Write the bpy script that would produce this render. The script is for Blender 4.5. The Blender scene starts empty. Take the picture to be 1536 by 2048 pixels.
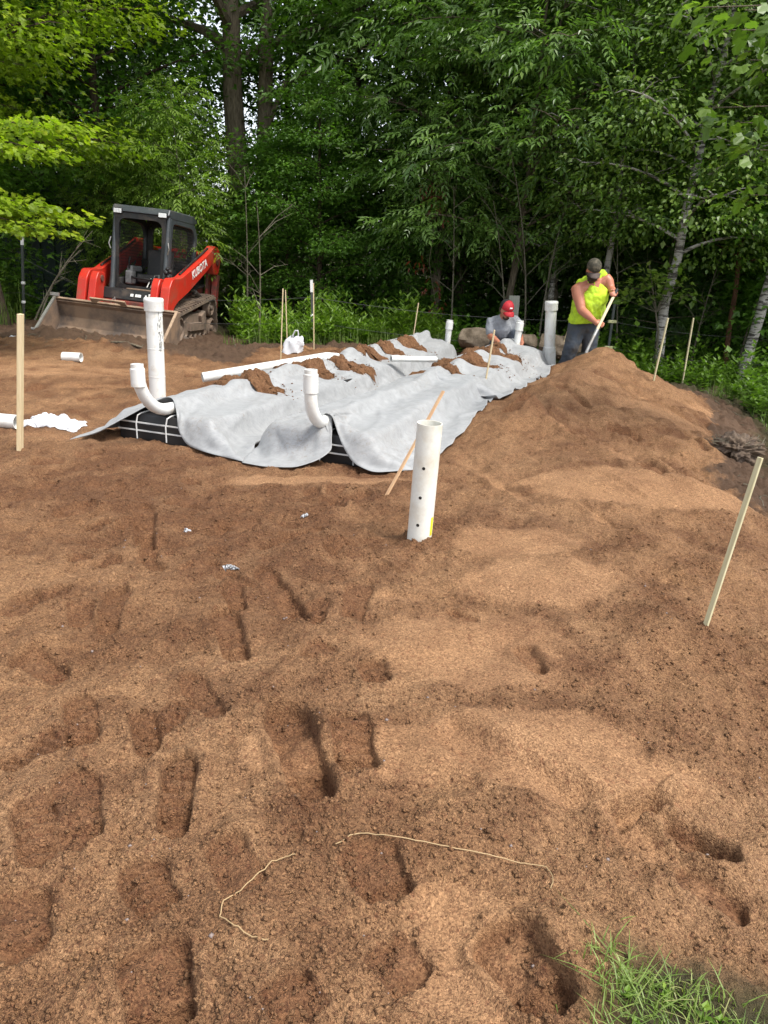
import bpy, bmesh, math, random
import numpy as np
from mathutils import Vector, Matrix

random.seed(7)
rng = np.random.default_rng(7)
S = bpy.context.scene
COL = S.collection

# ---------------------------------------------------------------- camera, sky, sun, exposure
FPX = 1538.0
PITCH, ROLL = math.radians(18.65), math.radians(2.0)
CAM = Vector((0, 0, 1.5))
cd = bpy.data.cameras.new('camera')
cd.sensor_fit = 'VERTICAL'
cd.sensor_height = 36.0
cd.lens = FPX / 2048 * 36.0
cd.clip_start = 0.05
cd.clip_end = 1500
cam = bpy.data.objects.new('camera', cd)
COL.objects.link(cam)
CM = (Matrix.Translation(CAM) @ Matrix.Rotation(math.radians(90) - PITCH, 4, 'X')
      @ Matrix.Rotation(ROLL, 4, 'Z'))
cam.matrix_world = CM
S.camera = cam

SUN_EL, SUN_AZ = math.radians(60), math.radians(122)      # azimuth measured from +Y towards +X
w = bpy.data.worlds.new('World')
S.world = w
w.use_nodes = True
wn = w.node_tree
wn.nodes.clear()
sky = wn.nodes.new('ShaderNodeTexSky')
sky.sky_type = 'NISHITA'
sky.sun_disc = False
sky.sun_elevation = SUN_EL
sky.sun_rotation = SUN_AZ
sky.air_density = 1.0
sky.dust_density = 2.0
sky.ozone_density = 1.0
hs = wn.nodes.new('ShaderNodeHueSaturation')
hs.inputs['Saturation'].default_value = 0.35              # thin high cloud
bg = wn.nodes.new('ShaderNodeBackground')
bg.inputs['Strength'].default_value = 0.15
wo = wn.nodes.new('ShaderNodeOutputWorld')
wn.links.new(sky.outputs[0], hs.inputs['Color'])
wn.links.new(hs.outputs[0], bg.inputs['Color'])
wn.links.new(bg.outputs[0], wo.inputs['Surface'])
sl = bpy.data.lights.new('sun', 'SUN')
sl.energy = 2.0
sl.angle = math.radians(18)
sl.color = (1.0, 0.96, 0.89)
so = bpy.data.objects.new('sun', sl)
COL.objects.link(so)
sd = Vector((math.sin(SUN_AZ) * math.cos(SUN_EL), math.cos(SUN_AZ) * math.cos(SUN_EL), math.sin(SUN_EL)))
so.rotation_euler = sd.to_track_quat('Z', 'Y').to_euler()
so.location = (0, 0, 20)
S.view_settings.view_transform = 'Standard'
S.view_settings.look = 'None'
S.view_settings.gamma = 1.0
S.view_settings.use_curve_mapping = False
S.view_settings.exposure = 1.22
S.cycles.max_bounces = 6
S.cycles.diffuse_bounces = 3
S.cycles.glossy_bounces = 2
S.cycles.transmission_bounces = 3
S.cycles.transparent_max_bounces = 4
S.cycles.use_denoising = True

# ---------------------------------------------------------------- helpers
def ray(px, py):
    return CM.to_3x3() @ Vector(((px - 768) / FPX, (1024 - py) / FPX, -1))
def P(px, py, z=0.0):
    v = ray(px, py)
    return CAM + v * ((z - CAM.z) / v.z)
def D(px, py, y):
    v = ray(px, py)
    return CAM + v * (y / v.y)

def smooth01(x):
    x = np.clip(x, 0, 1)
    return x * x * (3 - 2 * x)

_perm = np.random.default_rng(3).permutation(256)
_perm = np.concatenate([_perm, _perm])
_ga = np.random.default_rng(4).random(256) * 2 * np.pi
def perlin(x, y):
    xi = np.floor(x).astype(int); yi = np.floor(y).astype(int)
    xf = x - xi; yf = y - yi
    u = xf * xf * xf * (xf * (xf * 6 - 15) + 10); v = yf * yf * yf * (yf * (yf * 6 - 15) + 10)
    def g(ix, iy, dx, dy):
        h = _ga[_perm[_perm[ix & 255] + (iy & 255)]]
        return np.cos(h) * dx + np.sin(h) * dy
    a = g(xi, yi, xf, yf); b = g(xi + 1, yi, xf - 1, yf)
    c = g(xi, yi + 1, xf, yf - 1); d = g(xi + 1, yi + 1, xf - 1, yf - 1)
    return (a + u * (b - a)) * (1 - v) + (c + u * (d - c)) * v
def fbm(x, y, o=4, gain=0.5):
    s = 0; a = 1.0
    for k in range(o):
        s = s + a * perlin(x + 17.3 * k, y - 9.1 * k)
        x = x * 2.03; y = y * 2.03; a *= gain
    return s

def tag(o, label=None, cat=None, group=None, kind=None):
    if label: o['label'] = label
    if cat: o['category'] = cat
    if group: o['group'] = group
    if kind: o['kind'] = kind
    return o
def thing(name, label, cat, loc=(0, 0, 0), rot=(0, 0, 0), group=None):
    o = bpy.data.objects.new(name, None)
    o.empty_display_size = 0.1
    COL.objects.link(o)
    o.location = loc; o.rotation_euler = rot
    return tag(o, label, cat, group)
def link(name, me, parent=None, mats=()):
    o = bpy.data.objects.new(name, me)
    for m in mats:
        me.materials.append(m)
    COL.objects.link(o)
    if parent is not None:
        o.parent = parent
    return o
def copy_tree(o, parent=None):
    c = o.copy(); COL.objects.link(c)
    if parent is not None: c.parent = parent
    for ch in list(o.children): copy_tree(ch, c)
    return c

class MB:
    """collects shapes, then links them as ONE mesh object"""
    def __init__(s): s.v = []; s.f = []; s.m = []
    def add(s, vs, fs, mi=0):
        b = len(s.v)
        s.v += [tuple(q) for q in vs]
        s.f += [tuple(b + i for i in f) for f in fs]
        s.m += [mi] * len(fs)
        return s
    def box(s, c, d, rot=None, mi=0, taper=(1, 1)):
        x, y, z = d[0] / 2, d[1] / 2, d[2] / 2
        vs = []
        for sz in (-1, 1):
            tx, ty = (1, 1) if sz < 0 else taper
            for sx, sy in ((-1, -1), (1, -1), (1, 1), (-1, 1)):
                q = Vector((sx * x * tx, sy * y * ty, sz * z))
                if rot is not None: q = rot @ q
                vs.append(q + Vector(c))
        return s.add(vs, [(3, 2, 1, 0), (4, 5, 6, 7), (0, 1, 5, 4), (1, 2, 6, 5), (2, 3, 7, 6), (3, 0, 4, 7)], mi)
    def bar(s, a, b, wd, ht=None, mi=0, up=(0, 0, 1)):
        a = Vector(a); b = Vector(b); d = (b - a); L = d.length; d.normalize()
        u = Vector(up)
        if abs(d.dot(u)) > 0.95: u = Vector((0, 1, 0))
        x = d.cross(u).normalized(); z = x.cross(d)
        R = Matrix((x, d, z)).transposed()
        return s.box((a + b) / 2, (wd, L, ht or wd), R, mi)
    def tube(s, pts, r, n=8, mi=0, cap=True, flat=None):
        pts = [Vector(p) for p in pts]
        rs = r if hasattr(r, '__len__') else [r] * len(pts)
        rings = []
        t0 = (pts[1] - pts[0]).normalized()
        u = t0.orthogonal().normalized()
        for i, p in enumerate(pts):
            if i == 0: t = t0
            elif i == len(pts) - 1: t = (pts[i] - pts[i - 1]).normalized()
            else: t = ((pts[i + 1] - p).normalized() + (p - pts[i - 1]).normalized()).normalized()
            u = (u - t * u.dot(t)).normalized(); w_ = t.cross(u)
            rings.append([p + (u * math.cos(2 * math.pi * k / n) + w_ * math.sin(2 * math.pi * k / n)) * rs[i] for k in range(n)])
        vs = [q for rg in rings for q in rg]
        fs = []
        for i in range(len(pts) - 1):
            for k in range(n):
                a = i * n + k; b = i * n + (k + 1) % n
                fs.append((a, b, b + n, a + n))
        if cap:
            fs.append(tuple(reversed(range(n)))); fs.append(tuple(range((len(pts) - 1) * n, len(pts) * n)))
        return s.add(vs, fs, mi)
    def lathe(s, prof, o=(0, 0, 0), axis=(0, 0, 1), n=24, mi=0, cap=True):
        """prof: list of (radius, height) along the axis"""
        ax = Vector(axis).normalized(); u = ax.orthogonal().normalized(); w_ = ax.cross(u); o = Vector(o)
        vs = [o + ax * h + (u * math.cos(2 * math.pi * k / n) + w_ * math.sin(2 * math.pi * k / n)) * r_ for r_, h in prof for k in range(n)]
        fs = []
        for i in range(len(prof) - 1):
            for k in range(n):
                a = i * n + k; b = i * n + (k + 1) % n
                fs.append((a, b, b + n, a + n))
        if cap:
            fs.append(tuple(reversed(range(n)))); fs.append(tuple(range((len(prof) - 1) * n, len(prof) * n)))
        return s.add(vs, fs, mi)
    def prism(s, poly, x0, x1, plane='yz', mi=0):
        """polygon in a plane, extruded along the third axis"""
        def put(a, b, c):
            return {'yz': (c, a, b), 'xz': (a, c, b), 'xy': (a, b, c)}[plane]
        n = len(poly)
        vs = [put(a, b, x0) for a, b in poly] + [put(a, b, x1) for a, b in poly]
        fs = [tuple(reversed(range(n))), tuple(range(n, 2 * n))]
        for i in range(n):
            j = (i + 1) % n
            fs.append((i, j, j + n, i + n))
        return s.add(vs, fs, mi)
    def build(s, name, mats, parent=None, smooth=False, bevel=0.0, seg=2):
        me = bpy.data.meshes.new(name)
        me.from_pydata([tuple(q) for q in s.v], [], s.f)
        if not isinstance(mats, (list, tuple)): mats = [mats]
        for m in mats: me.materials.append(m)
        if len(mats) > 1: me.polygons.foreach_set('material_index', s.m)
        bm = bmesh.new(); bm.from_mesh(me)
        bmesh.ops.recalc_face_normals(bm, faces=bm.faces)
        bm.to_mesh(me); bm.free()
        o = bpy.data.objects.new(name, me); COL.objects.link(o)
        if parent is not None: o.parent = parent
        if smooth:
            me.shade_smooth()
            me.set_sharp_from_angle(angle=math.radians(40))
        if bevel:
            b = o.modifiers.new('bevel', 'BEVEL'); b.width = bevel; b.segments = seg; b.limit_method = 'ANGLE'
            b.harden_normals = False
        return o

def np_mesh(name, V, F_, mats, parent=None, smooth=False, attrs=None):
    """fast mesh from arrays; F_ is (n,3) or (n,4)"""
    me = bpy.data.meshes.new(name)
    nv, nf, k = len(V), len(F_), F_.shape[1]
    me.vertices.add(nv); me.loops.add(nf * k); me.polygons.add(nf)
    me.vertices.foreach_set('co', np.asarray(V, np.float32).ravel())
    me.loops.foreach_set('vertex_index', np.asarray(F_, np.int32).ravel())
    me.polygons.foreach_set('loop_start', np.arange(0, nf * k, k, dtype=np.int32))
    me.polygons.foreach_set('use_smooth', np.full(nf, smooth))
    me.update(calc_edges=True)
    for m in (mats if isinstance(mats, (list, tuple)) else [mats]): me.materials.append(m)
    if attrs:
        for an, av in attrs.items():
            at = me.attributes.new(an, 'FLOAT', 'POINT')
            at.data.foreach_set('value', np.asarray(av, np.float32).ravel())
    o = bpy.data.objects.new(name, me); COL.objects.link(o)
    if parent is not None: o.parent = parent
    return o

# ---------------------------------------------------------------- materials
class NT:
    def __init__(s, name):
        s.m = bpy.data.materials.new(name); s.m.use_nodes = True
        s.t = s.m.node_tree; s.b = s.t.nodes['Principled BSDF']; s.out = s.t.nodes['Material Output']
    def n(s, ty, **kw):
        q = s.t.nodes.new(ty)
        for k, v in kw.items():
            if k in q.inputs.keys(): s.set(q.inputs[k], v)
            else: setattr(q, k, v)
        return q
    def set(s, inp, v):
        if isinstance(v, bpy.types.NodeSocket): s.t.links.new(v, inp)
        else: inp.default_value = v
    def coord(s, kind='Object'):
        return s.t.nodes.new('ShaderNodeTexCoord').outputs[kind]
    def noise(s, vec, scale, detail=4, rough=0.55, dist=0.0, out='Fac'):
        q = s.n('ShaderNodeTexNoise', Scale=scale, Detail=detail, Roughness=rough, Distortion=dist)
        s.set(q.inputs['Vector'], vec); return q.outputs[out]
    def ramp(s, fac, stops):
        q = s.t.nodes.new('ShaderNodeValToRGB'); s.set(q.inputs[0], fac)
        e = q.color_ramp.elements
        while len(e) < len(stops): e.new(0.5)
        for el, (p_, c) in zip(e, stops):
            el.position = p_; el.color = (*c, 1) if len(c) == 3 else c
        return q.outputs[0]
    def mix(s, fac, a, b, mode='MIX'):
        q = s.t.nodes.new('ShaderNodeMix'); q.data_type = 'RGBA'; q.blend_type = mode
        s.set(q.inputs[0], fac)
        for i, v in ((6, a), (7, b)):
            if isinstance(v, tuple) and len(v) == 3: v = (*v, 1)
            s.set(q.inputs[i], v)
        return q.outputs[2]
    def math(s, op, a, b=0.0, clamp=False):
        q = s.t.nodes.new('ShaderNodeMath'); q.operation = op; q.use_clamp = clamp
        s.set(q.inputs[0], a); s.set(q.inputs[1], b); return q.outputs[0]
    def attr(s, name):
        q = s.t.nodes.new('ShaderNodeAttribute'); q.attribute_name = name; return q.outputs['Fac']
    def bump(s, h, strength=0.5, dist=0.01, normal=None):
        q = s.n('ShaderNodeBump', Strength=strength, Distance=dist, Height=h)
        if normal is not None: s.set(q.inputs['Normal'], normal)
        return q.outputs[0]
    def P(s, **kw):
        for k, v in kw.items():
            k = k.replace('_', ' ')
            if isinstance(v, tuple) and len(v) == 3: v = (*v, 1)
            s.set(s.b.inputs[k], v)
        return s.m

def plain(name, col, rough=0.6, metal=0.0, dirt=None, dirt_amt=0.35, scale=6.0, bump=0.15, fine=60.0, spec=0.5):
    """painted / moulded surface with grime and fine relief"""
    N = NT(name); c = N.coord()
    f = N.noise(c, scale, 6, 0.65)
    dirt = dirt or tuple(q * 0.45 for q in col)
    lo = 0.62 - dirt_amt * 0.35
    base = N.mix(N.ramp(f, [(lo, (0, 0, 0)), (lo + 0.22, (1, 1, 1))]), col, dirt)
    g = N.noise(c, fine, 3, 0.6)
    base = N.mix(0.25, base, N.mix(g, (0.55, 0.55, 0.55), (1.25, 1.25, 1.25)), 'MULTIPLY')
    rr = N.ramp(f, [(0.3, (rough * 0.8,) * 3), (0.75, (min(1, rough * 1.35),) * 3)])
    return N.P(Base_Color=base, Roughness=rr, Metallic=metal, Normal=N.bump(g, bump, 0.004), Specular_IOR_Level=spec)

def sand_material():
    N = NT('sand'); c = N.coord()
    zone = N.attr('soil'); green = N.attr('litter'); sm = N.attr('smooth'); damp = N.attr('damp'); pale = N.attr('pale')
    big = N.noise(c, 0.9, 5, 0.6); mid = N.noise(c, 7.0, 5, 0.65, 0.4); fine = N.noise(c, 90.0, 3, 0.6)
    vor = N.n('ShaderNodeTexVoronoi', Scale=210.0, feature='F1'); N.set(vor.inputs['Vector'], c)
    vor2 = N.n('ShaderNodeTexVoronoi', Scale=75.0, feature='F1'); N.set(vor2.inputs['Vector'], c)
    dry = N.mix(big, (0.320, 0.186, 0.099), (0.290, 0.150, 0.066))
    wet = N.mix(big, (0.138, 0.064, 0.031), (0.190, 0.092, 0.042))
    dm = N.math('ADD', damp, N.math('MULTIPLY', N.math('SUBTRACT', mid, 0.5), 1.1), True)
    col = N.mix(dm, dry, wet)
    smooth_col = N.mix(N.noise(c, 3.0, 4, 0.6), (0.320, 0.188, 0.100), (0.232, 0.120, 0.056))
    col = N.mix(N.math('MULTIPLY', pale, 0.35), col, smooth_col)
    # grains of quartz and dark stone
    gs = N.n('ShaderNodeSeparateColor'); N.set(gs.inputs[0], vor.outputs['Color'])
    grain = N.ramp(gs.outputs[0], [(0.0, (0.45, 0.38, 0.38)), (0.3, (0.84, 0.82, 0.81)), (0.65, (1.05, 1.05, 1.04)), (1.0, (1.5, 1.5, 1.5))])
    col = N.mix(0.9, col, grain, 'MULTIPLY')
    gs2 = N.n('ShaderNodeSeparateColor'); N.set(gs2.inputs[0], vor2.outputs['Color'])
    peb = N.ramp(gs2.outputs[1], [(0.0, (0.72, 0.62, 0.62)), (0.12, (1, 1, 1)), (0.93, (1, 1, 1)), (1.0, (1.35, 1.4, 1.45))])
    col = N.mix(0.8, col, peb, 'MULTIPLY')
    soil = N.mix(N.noise(c, 5.0, 5, 0.7), (0.055, 0.032, 0.02), (0.15, 0.09, 0.055))
    col = N.mix(N.ramp(N.math('ADD', zone, N.math('MULTIPLY', N.math('SUBTRACT', mid, 0.5), 0.8)), [(0.4, (0, 0, 0)), (0.6, (1, 1, 1))]), col, soil)
    lit = N.mix(N.noise(c, 9.0, 5, 0.7), (0.035, 0.028, 0.014), (0.075, 0.068, 0.028))
    col = N.mix(green, col, lit)
    rough_h = N.math('ADD', N.math('MULTIPLY', fine, 1.2), N.math('MULTIPLY', N.noise(c, 240.0, 2, 0.6), 0.8))
    rough_h = N.math('ADD', rough_h, N.math('MULTIPLY', N.noise(c, 30.0, 5, 0.7), 2.0))
    amt = N.math('SUBTRACT', 1.0, N.math('MULTIPLY', sm, 0.3))
    bn = N.n('ShaderNodeBump', Distance=0.0115, Height=rough_h); N.set(bn.inputs['Strength'], amt)
    return N.P(Base_Color=col, Roughness=0.92, Normal=bn.outputs[0], Specular_IOR_Level=0.25)

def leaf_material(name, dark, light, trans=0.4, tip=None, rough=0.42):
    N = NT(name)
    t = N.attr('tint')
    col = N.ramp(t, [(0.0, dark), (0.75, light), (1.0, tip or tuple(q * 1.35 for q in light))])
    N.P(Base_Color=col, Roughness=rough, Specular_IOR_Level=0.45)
    tr = N.n('ShaderNodeBsdfTranslucent')
    N.set(tr.inputs['Color'], N.mix(1.0, col, (1.25, 1.5, 0.55), 'MULTIPLY'))
    mx = N.n('ShaderNodeMixShader'); mx.inputs[0].default_value = trans
    N.t.links.new(N.b.outputs[0], mx.inputs[1]); N.t.links.new(tr.outputs[0], mx.inputs[2])
    N.t.links.new(mx.outputs[0], N.out.inputs['Surface'])
    return N.m

def bark_material(name, a, b, sc=(30, 30, 6), rough=0.9):
    N = NT(name); c = N.coord()
    mp = N.n('ShaderNodeMapping'); mp.inputs['Scale'].default_value = sc; N.set(mp.inputs[0], c)
    f = N.noise(mp.outputs[0], 1.0, 6, 0.7)
    return N.P(Base_Color=N.ramp(f, [(0.35, a), (0.65, b)]), Roughness=rough, Normal=N.bump(f, 0.8, 0.02), Specular_IOR_Level=0.2)

def birch_material():
    N = NT('birch_bark'); c = N.coord()
    mp = N.n('ShaderNodeMapping'); mp.inputs['Scale'].default_value = (4, 4, 22); N.set(mp.inputs[0], c)
    f = N.noise(mp.outputs[0], 1.0, 4, 0.7, 0.6)
    g = N.noise(c, 12.0, 4, 0.7)
    band = N.ramp(f, [(0.45, (0.025, 0.02, 0.018)), (0.50, (0.50, 0.47, 0.43))])
    return N.P(Base_Color=N.mix(N.math('MULTIPLY', g, 0.7), band, (0.17, 0.15, 0.13)), Roughness=0.8, Normal=N.bump(f, 0.5, 0.01))

def pvc_material(name='white_pvc', specks=True):
    N = NT(name); c = N.coord()
    f = N.noise(c, 7.0, 6, 0.7)
    col = N.mix(N.ramp(f, [(0.5, (0, 0, 0)), (0.75, (1, 1, 1))]), (0.68, 0.68, 0.65), (0.50, 0.44, 0.36))
    sp = N.noise(c, 55.0, 3, 0.7)
    col = N.mix(N.ramp(sp, [(0.70, (0, 0, 0)), (0.74, (1, 1, 1))]), col, (0.26, 0.17, 0.11))
    return N.P(Base_Color=col, Roughness=0.32, Normal=N.bump(f, 0.08, 0.01))

def fabric_material():
    N = NT('geotextile'); c = N.coord()
    mp = N.n('ShaderNodeMapping'); mp.inputs['Scale'].default_value = (9, 60, 30)
    mp.inputs['Rotation'].default_value = (0, 0, math.radians(22)); N.set(mp.inputs[0], c)
    fib = N.noise(mp.outputs[0], 1.0, 5, 0.7, 0.5)
    blot = N.noise(c, 16.0, 5, 0.75); big = N.noise(c, 2.2, 4, 0.6)
    col = N.ramp(N.math('ADD', N.math('MULTIPLY', blot, 0.62), N.math('MULTIPLY', fib, 0.38)), [(0.36, (0.245, 0.250, 0.252)), (0.5, (0.295, 0.300, 0.302)), (0.66, (0.345, 0.350, 0.352))])
    smear = N.math('MULTIPLY', N.ramp(big, [(0.48, (0, 0, 0)), (0.70, (1, 1, 1))]), N.ramp(N.noise(c, 38.0, 5, 0.75, 0.8), [(0.50, (0, 0, 0)), (0.68, (0.75, 0.75, 0.75))]))
    col = N.mix(smear, col, (0.19, 0.135, 0.09))
    N.P(Base_Color=col, Roughness=0.6, Normal=N.bump(N.math('ADD', fib, blot), 0.25, 0.006), Sheen_Weight=0.2)
    tr = N.n('ShaderNodeBsdfTranslucent'); N.set(tr.inputs['Color'], col)
    mx = N.n('ShaderNodeMixShader'); mx.inputs[0].default_value = 0.13
    N.t.links.new(N.b.outputs[0], mx.inputs[1]); N.t.links.new(tr.outputs[0], mx.inputs[2])
    N.t.links.new(mx.outputs[0], N.out.inputs['Surface'])
    return N.m

def wood_material(name, a, b, sc=(60, 60, 4)):
    N = NT(name); c = N.coord()
    mp = N.n('ShaderNodeMapping'); mp.inputs['Scale'].default_value = sc; N.set(mp.inputs[0], c)
    f = N.noise(mp.outputs[0], 1.0, 5, 0.65, 0.8)
    return N.P(Base_Color=N.ramp(f, [(0.3, a), (0.7, b)]), Roughness=0.75, Normal=N.bump(f, 0.4, 0.003))

M = dict(
    sand=sand_material(), fabric=fabric_material(), pvc=pvc_material(),
    pvc_old=plain('weathered_pvc', (0.72, 0.72, 0.66), 0.35, dirt=(0.60, 0.55, 0.45), dirt_amt=0.5, scale=5),
    lath=wood_material('lath_wood', (0.50, 0.38, 0.21), (0.66, 0.54, 0.34)),
    lath_dark=wood_material('reddish_lath_wood', (0.42, 0.22, 0.11), (0.60, 0.42, 0.24)),
    lath_green=wood_material('greenish_lath_wood', (0.46, 0.40, 0.22), (0.62, 0.57, 0.37)),
    board=wood_material('grey_board', (0.16, 0.17, 0.14), (0.30, 0.30, 0.25)),
    black=plain('black_plastic_and_hole_shade', (0.008, 0.008, 0.009), 0.5, dirt=(0.02, 0.016, 0.013), dirt_amt=0.3),
    ink=plain('ink', (0.03, 0.03, 0.03), 0.7), yellow=plain('yellow_label', (0.75, 0.68, 0.02), 0.5),
    strap=plain('white_strap', (0.68, 0.68, 0.66), 0.5, dirt=(0.4, 0.35, 0.3), dirt_amt=0.2),
    orange=plain('orange_red_paint', (0.50, 0.026, 0.014), 0.38, dirt=(0.30, 0.07, 0.04), dirt_amt=0.35, scale=3),
    redold=plain('faded_red_paint', (0.30, 0.035, 0.025), 0.6, dirt=(0.12, 0.05, 0.035), dirt_amt=0.7, scale=6),
    cab=plain('charcoal_paint', (0.045, 0.052, 0.058), 0.42, dirt=(0.10, 0.09, 0.08), dirt_amt=0.3, scale=4),
    blackmetal=plain('black_metal', (0.012, 0.012, 0.013), 0.5, dirt=(0.06, 0.045, 0.035), dirt_amt=0.35, scale=5),
    dusty=plain('dusty_track_metal', (0.10, 0.078, 0.06), 0.85, dirt=(0.20, 0.14, 0.10), dirt_amt=0.8, scale=5, bump=0.4),
    rubber=plain('dusty_rubber', (0.115, 0.085, 0.065), 0.9, dirt=(0.20, 0.145, 0.10), dirt_amt=0.7, scale=8, bump=0.4),
    bucket=plain('worn_bucket_steel', (0.26, 0.17, 0.11), 0.7, dirt=(0.10, 0.075, 0.06), dirt_amt=0.6, scale=2.5, bump=0.35, metal=0.1),
    bucketlip=plain('muddy_bucket_edge', (0.36, 0.25, 0.165), 0.75, dirt=(0.15, 0.10, 0.07), dirt_amt=0.5, scale=5, bump=0.4),
    steel=plain('scratched_steel', (0.45, 0.44, 0.42), 0.4, metal=0.7, dirt=(0.2, 0.16, 0.12), dirt_amt=0.4),
    white=plain('white_decal', (0.75, 0.75, 0.73), 0.5, dirt=(0.4, 0.36, 0.3), dirt_amt=0.2),
    lamp=plain('lamp_lens', (0.72, 0.73, 0.73), 0.25, dirt=(0.5, 0.48, 0.45), dirt_amt=0.2),
    seat=plain('seat_vinyl', (0.035, 0.035, 0.037), 0.6, dirt=(0.10, 0.09, 0.085), dirt_amt=0.4),
    grey=plain('grey_plastic', (0.20, 0.20, 0.20), 0.6),
    shed=plain('dark_green_sheet_metal', (0.018, 0.04, 0.026), 0.55, dirt=(0.01, 0.018, 0.012), dirt_amt=0.5, scale=1.5),
    wire=plain('galvanised_wire', (0.10, 0.10, 0.095), 0.5, metal=0.5),
    post=plain('green_steel_post', (0.05, 0.06, 0.055), 0.6, dirt=(0.1, 0.08, 0.07)),
    whitetip=plain('white_paint', (0.75, 0.75, 0.72), 0.5),
    insul=plain('pale_yellow_insulator', (0.62, 0.60, 0.30), 0.4),
    plasticbag=plain('white_plastic_film', (0.62, 0.63, 0.65), 0.35, dirt=(0.62, 0.60, 0.58), dirt_amt=0.2, scale=9, bump=0.3),
    log=bark_material('weathered_log', (0.10, 0.075, 0.05), (0.25, 0.195, 0.14), (10, 3, 10)),
    bark=bark_material('dark_bark', (0.028, 0.02, 0.014), (0.085, 0.062, 0.042)),
    bark2=bark_material('grey_brown_bark', (0.07, 0.055, 0.038), (0.19, 0.155, 0.11)),
    twig=bark_material('pale_twig_bark', (0.09, 0.08, 0.055), (0.17, 0.15, 0.11), (20, 20, 20)),
    redbark=bark_material('red_brown_bark', (0.06, 0.028, 0.016), (0.17, 0.085, 0.05)),
    birch=birch_material(),
    l_sun=leaf_material('sun_painted_maple_leaf', (0.11, 0.18, 0.012), (0.24, 0.33, 0.022), 0.5, (0.36, 0.42, 0.03)),  # sunlight on the left maples is put into this leaf colour
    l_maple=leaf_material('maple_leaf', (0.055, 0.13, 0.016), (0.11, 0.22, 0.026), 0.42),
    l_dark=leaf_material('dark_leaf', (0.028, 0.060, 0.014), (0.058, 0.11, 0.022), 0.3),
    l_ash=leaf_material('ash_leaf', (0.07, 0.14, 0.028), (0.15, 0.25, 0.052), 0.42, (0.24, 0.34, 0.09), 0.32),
    l_sap=leaf_material('sapling_leaf', (0.10, 0.175, 0.022), (0.19, 0.29, 0.04), 0.45),
    l_birch=leaf_material('birch_leaf', (0.07, 0.13, 0.018), (0.15, 0.235, 0.036), 0.42, (0.24, 0.31, 0.08)),
    l_red=leaf_material('dead_red_leaf', (0.10, 0.022, 0.012), (0.22, 0.05, 0.02), 0.3),
    l_weed=leaf_material('weed_leaf', (0.065, 0.13, 0.015), (0.14, 0.24, 0.025), 0.4, (0.22, 0.32, 0.04)),
    l_pine=leaf_material('pine_needle', (0.03, 0.06, 0.02), (0.06, 0.11, 0.035), 0.2),
    grass=leaf_material('grass_blade', (0.09, 0.15, 0.03), (0.20, 0.28, 0.06), 0.35, (0.34, 0.34, 0.13), 0.5),
    straw=plain('dry_straw', (0.38, 0.26, 0.13), 0.7),
    skin=plain('tanned_skin', (0.43, 0.165, 0.095), 0.5, dirt=(0.38, 0.14, 0.085), dirt_amt=0.4, scale=12, bump=0.1),
    beard=plain('dark_beard', (0.035, 0.02, 0.013), 0.9, bump=0.8, fine=180),
    hair=plain('short_brown_hair', (0.05, 0.03, 0.018), 0.8, bump=0.6, fine=180),
    hivis=plain('neon_yellow_cloth', (0.46, 0.66, 0.02), 0.85, dirt=(0.26, 0.37, 0.03), dirt_amt=0.45, scale=7, bump=0.3),
    greyshirt=plain('heather_grey_cloth', (0.26, 0.27, 0.29), 0.9, dirt=(0.24, 0.25, 0.27), dirt_amt=0.45, scale=8, bump=0.3),
    jeans=plain('dark_denim', (0.035, 0.045, 0.06), 0.9, dirt=(0.06, 0.055, 0.05), dirt_amt=0.5, scale=6, bump=0.3),
    jeans2=plain('blue_grey_denim', (0.07, 0.085, 0.11), 0.9, dirt=(0.04, 0.05, 0.065), dirt_amt=0.5, scale=6, bump=0.3),
    boots=plain('brown_boot_leather', (0.06, 0.04, 0.025), 0.7),
    capred=plain('red_cap_cloth', (0.42, 0.012, 0.022), 0.75), capblack=plain('black_cap_mesh', (0.015, 0.013, 0.013), 0.8),
    camo=plain('brown_cap_cloth', (0.12, 0.095, 0.06), 0.85, dirt=(0.04, 0.035, 0.022), dirt_amt=0.9, scale=28),
    capvisor=plain('grey_brown_visor', (0.085, 0.06, 0.05), 0.8),
    black_glove=plain('dark_grip', (0.02, 0.02, 0.02), 0.6),
)

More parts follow.
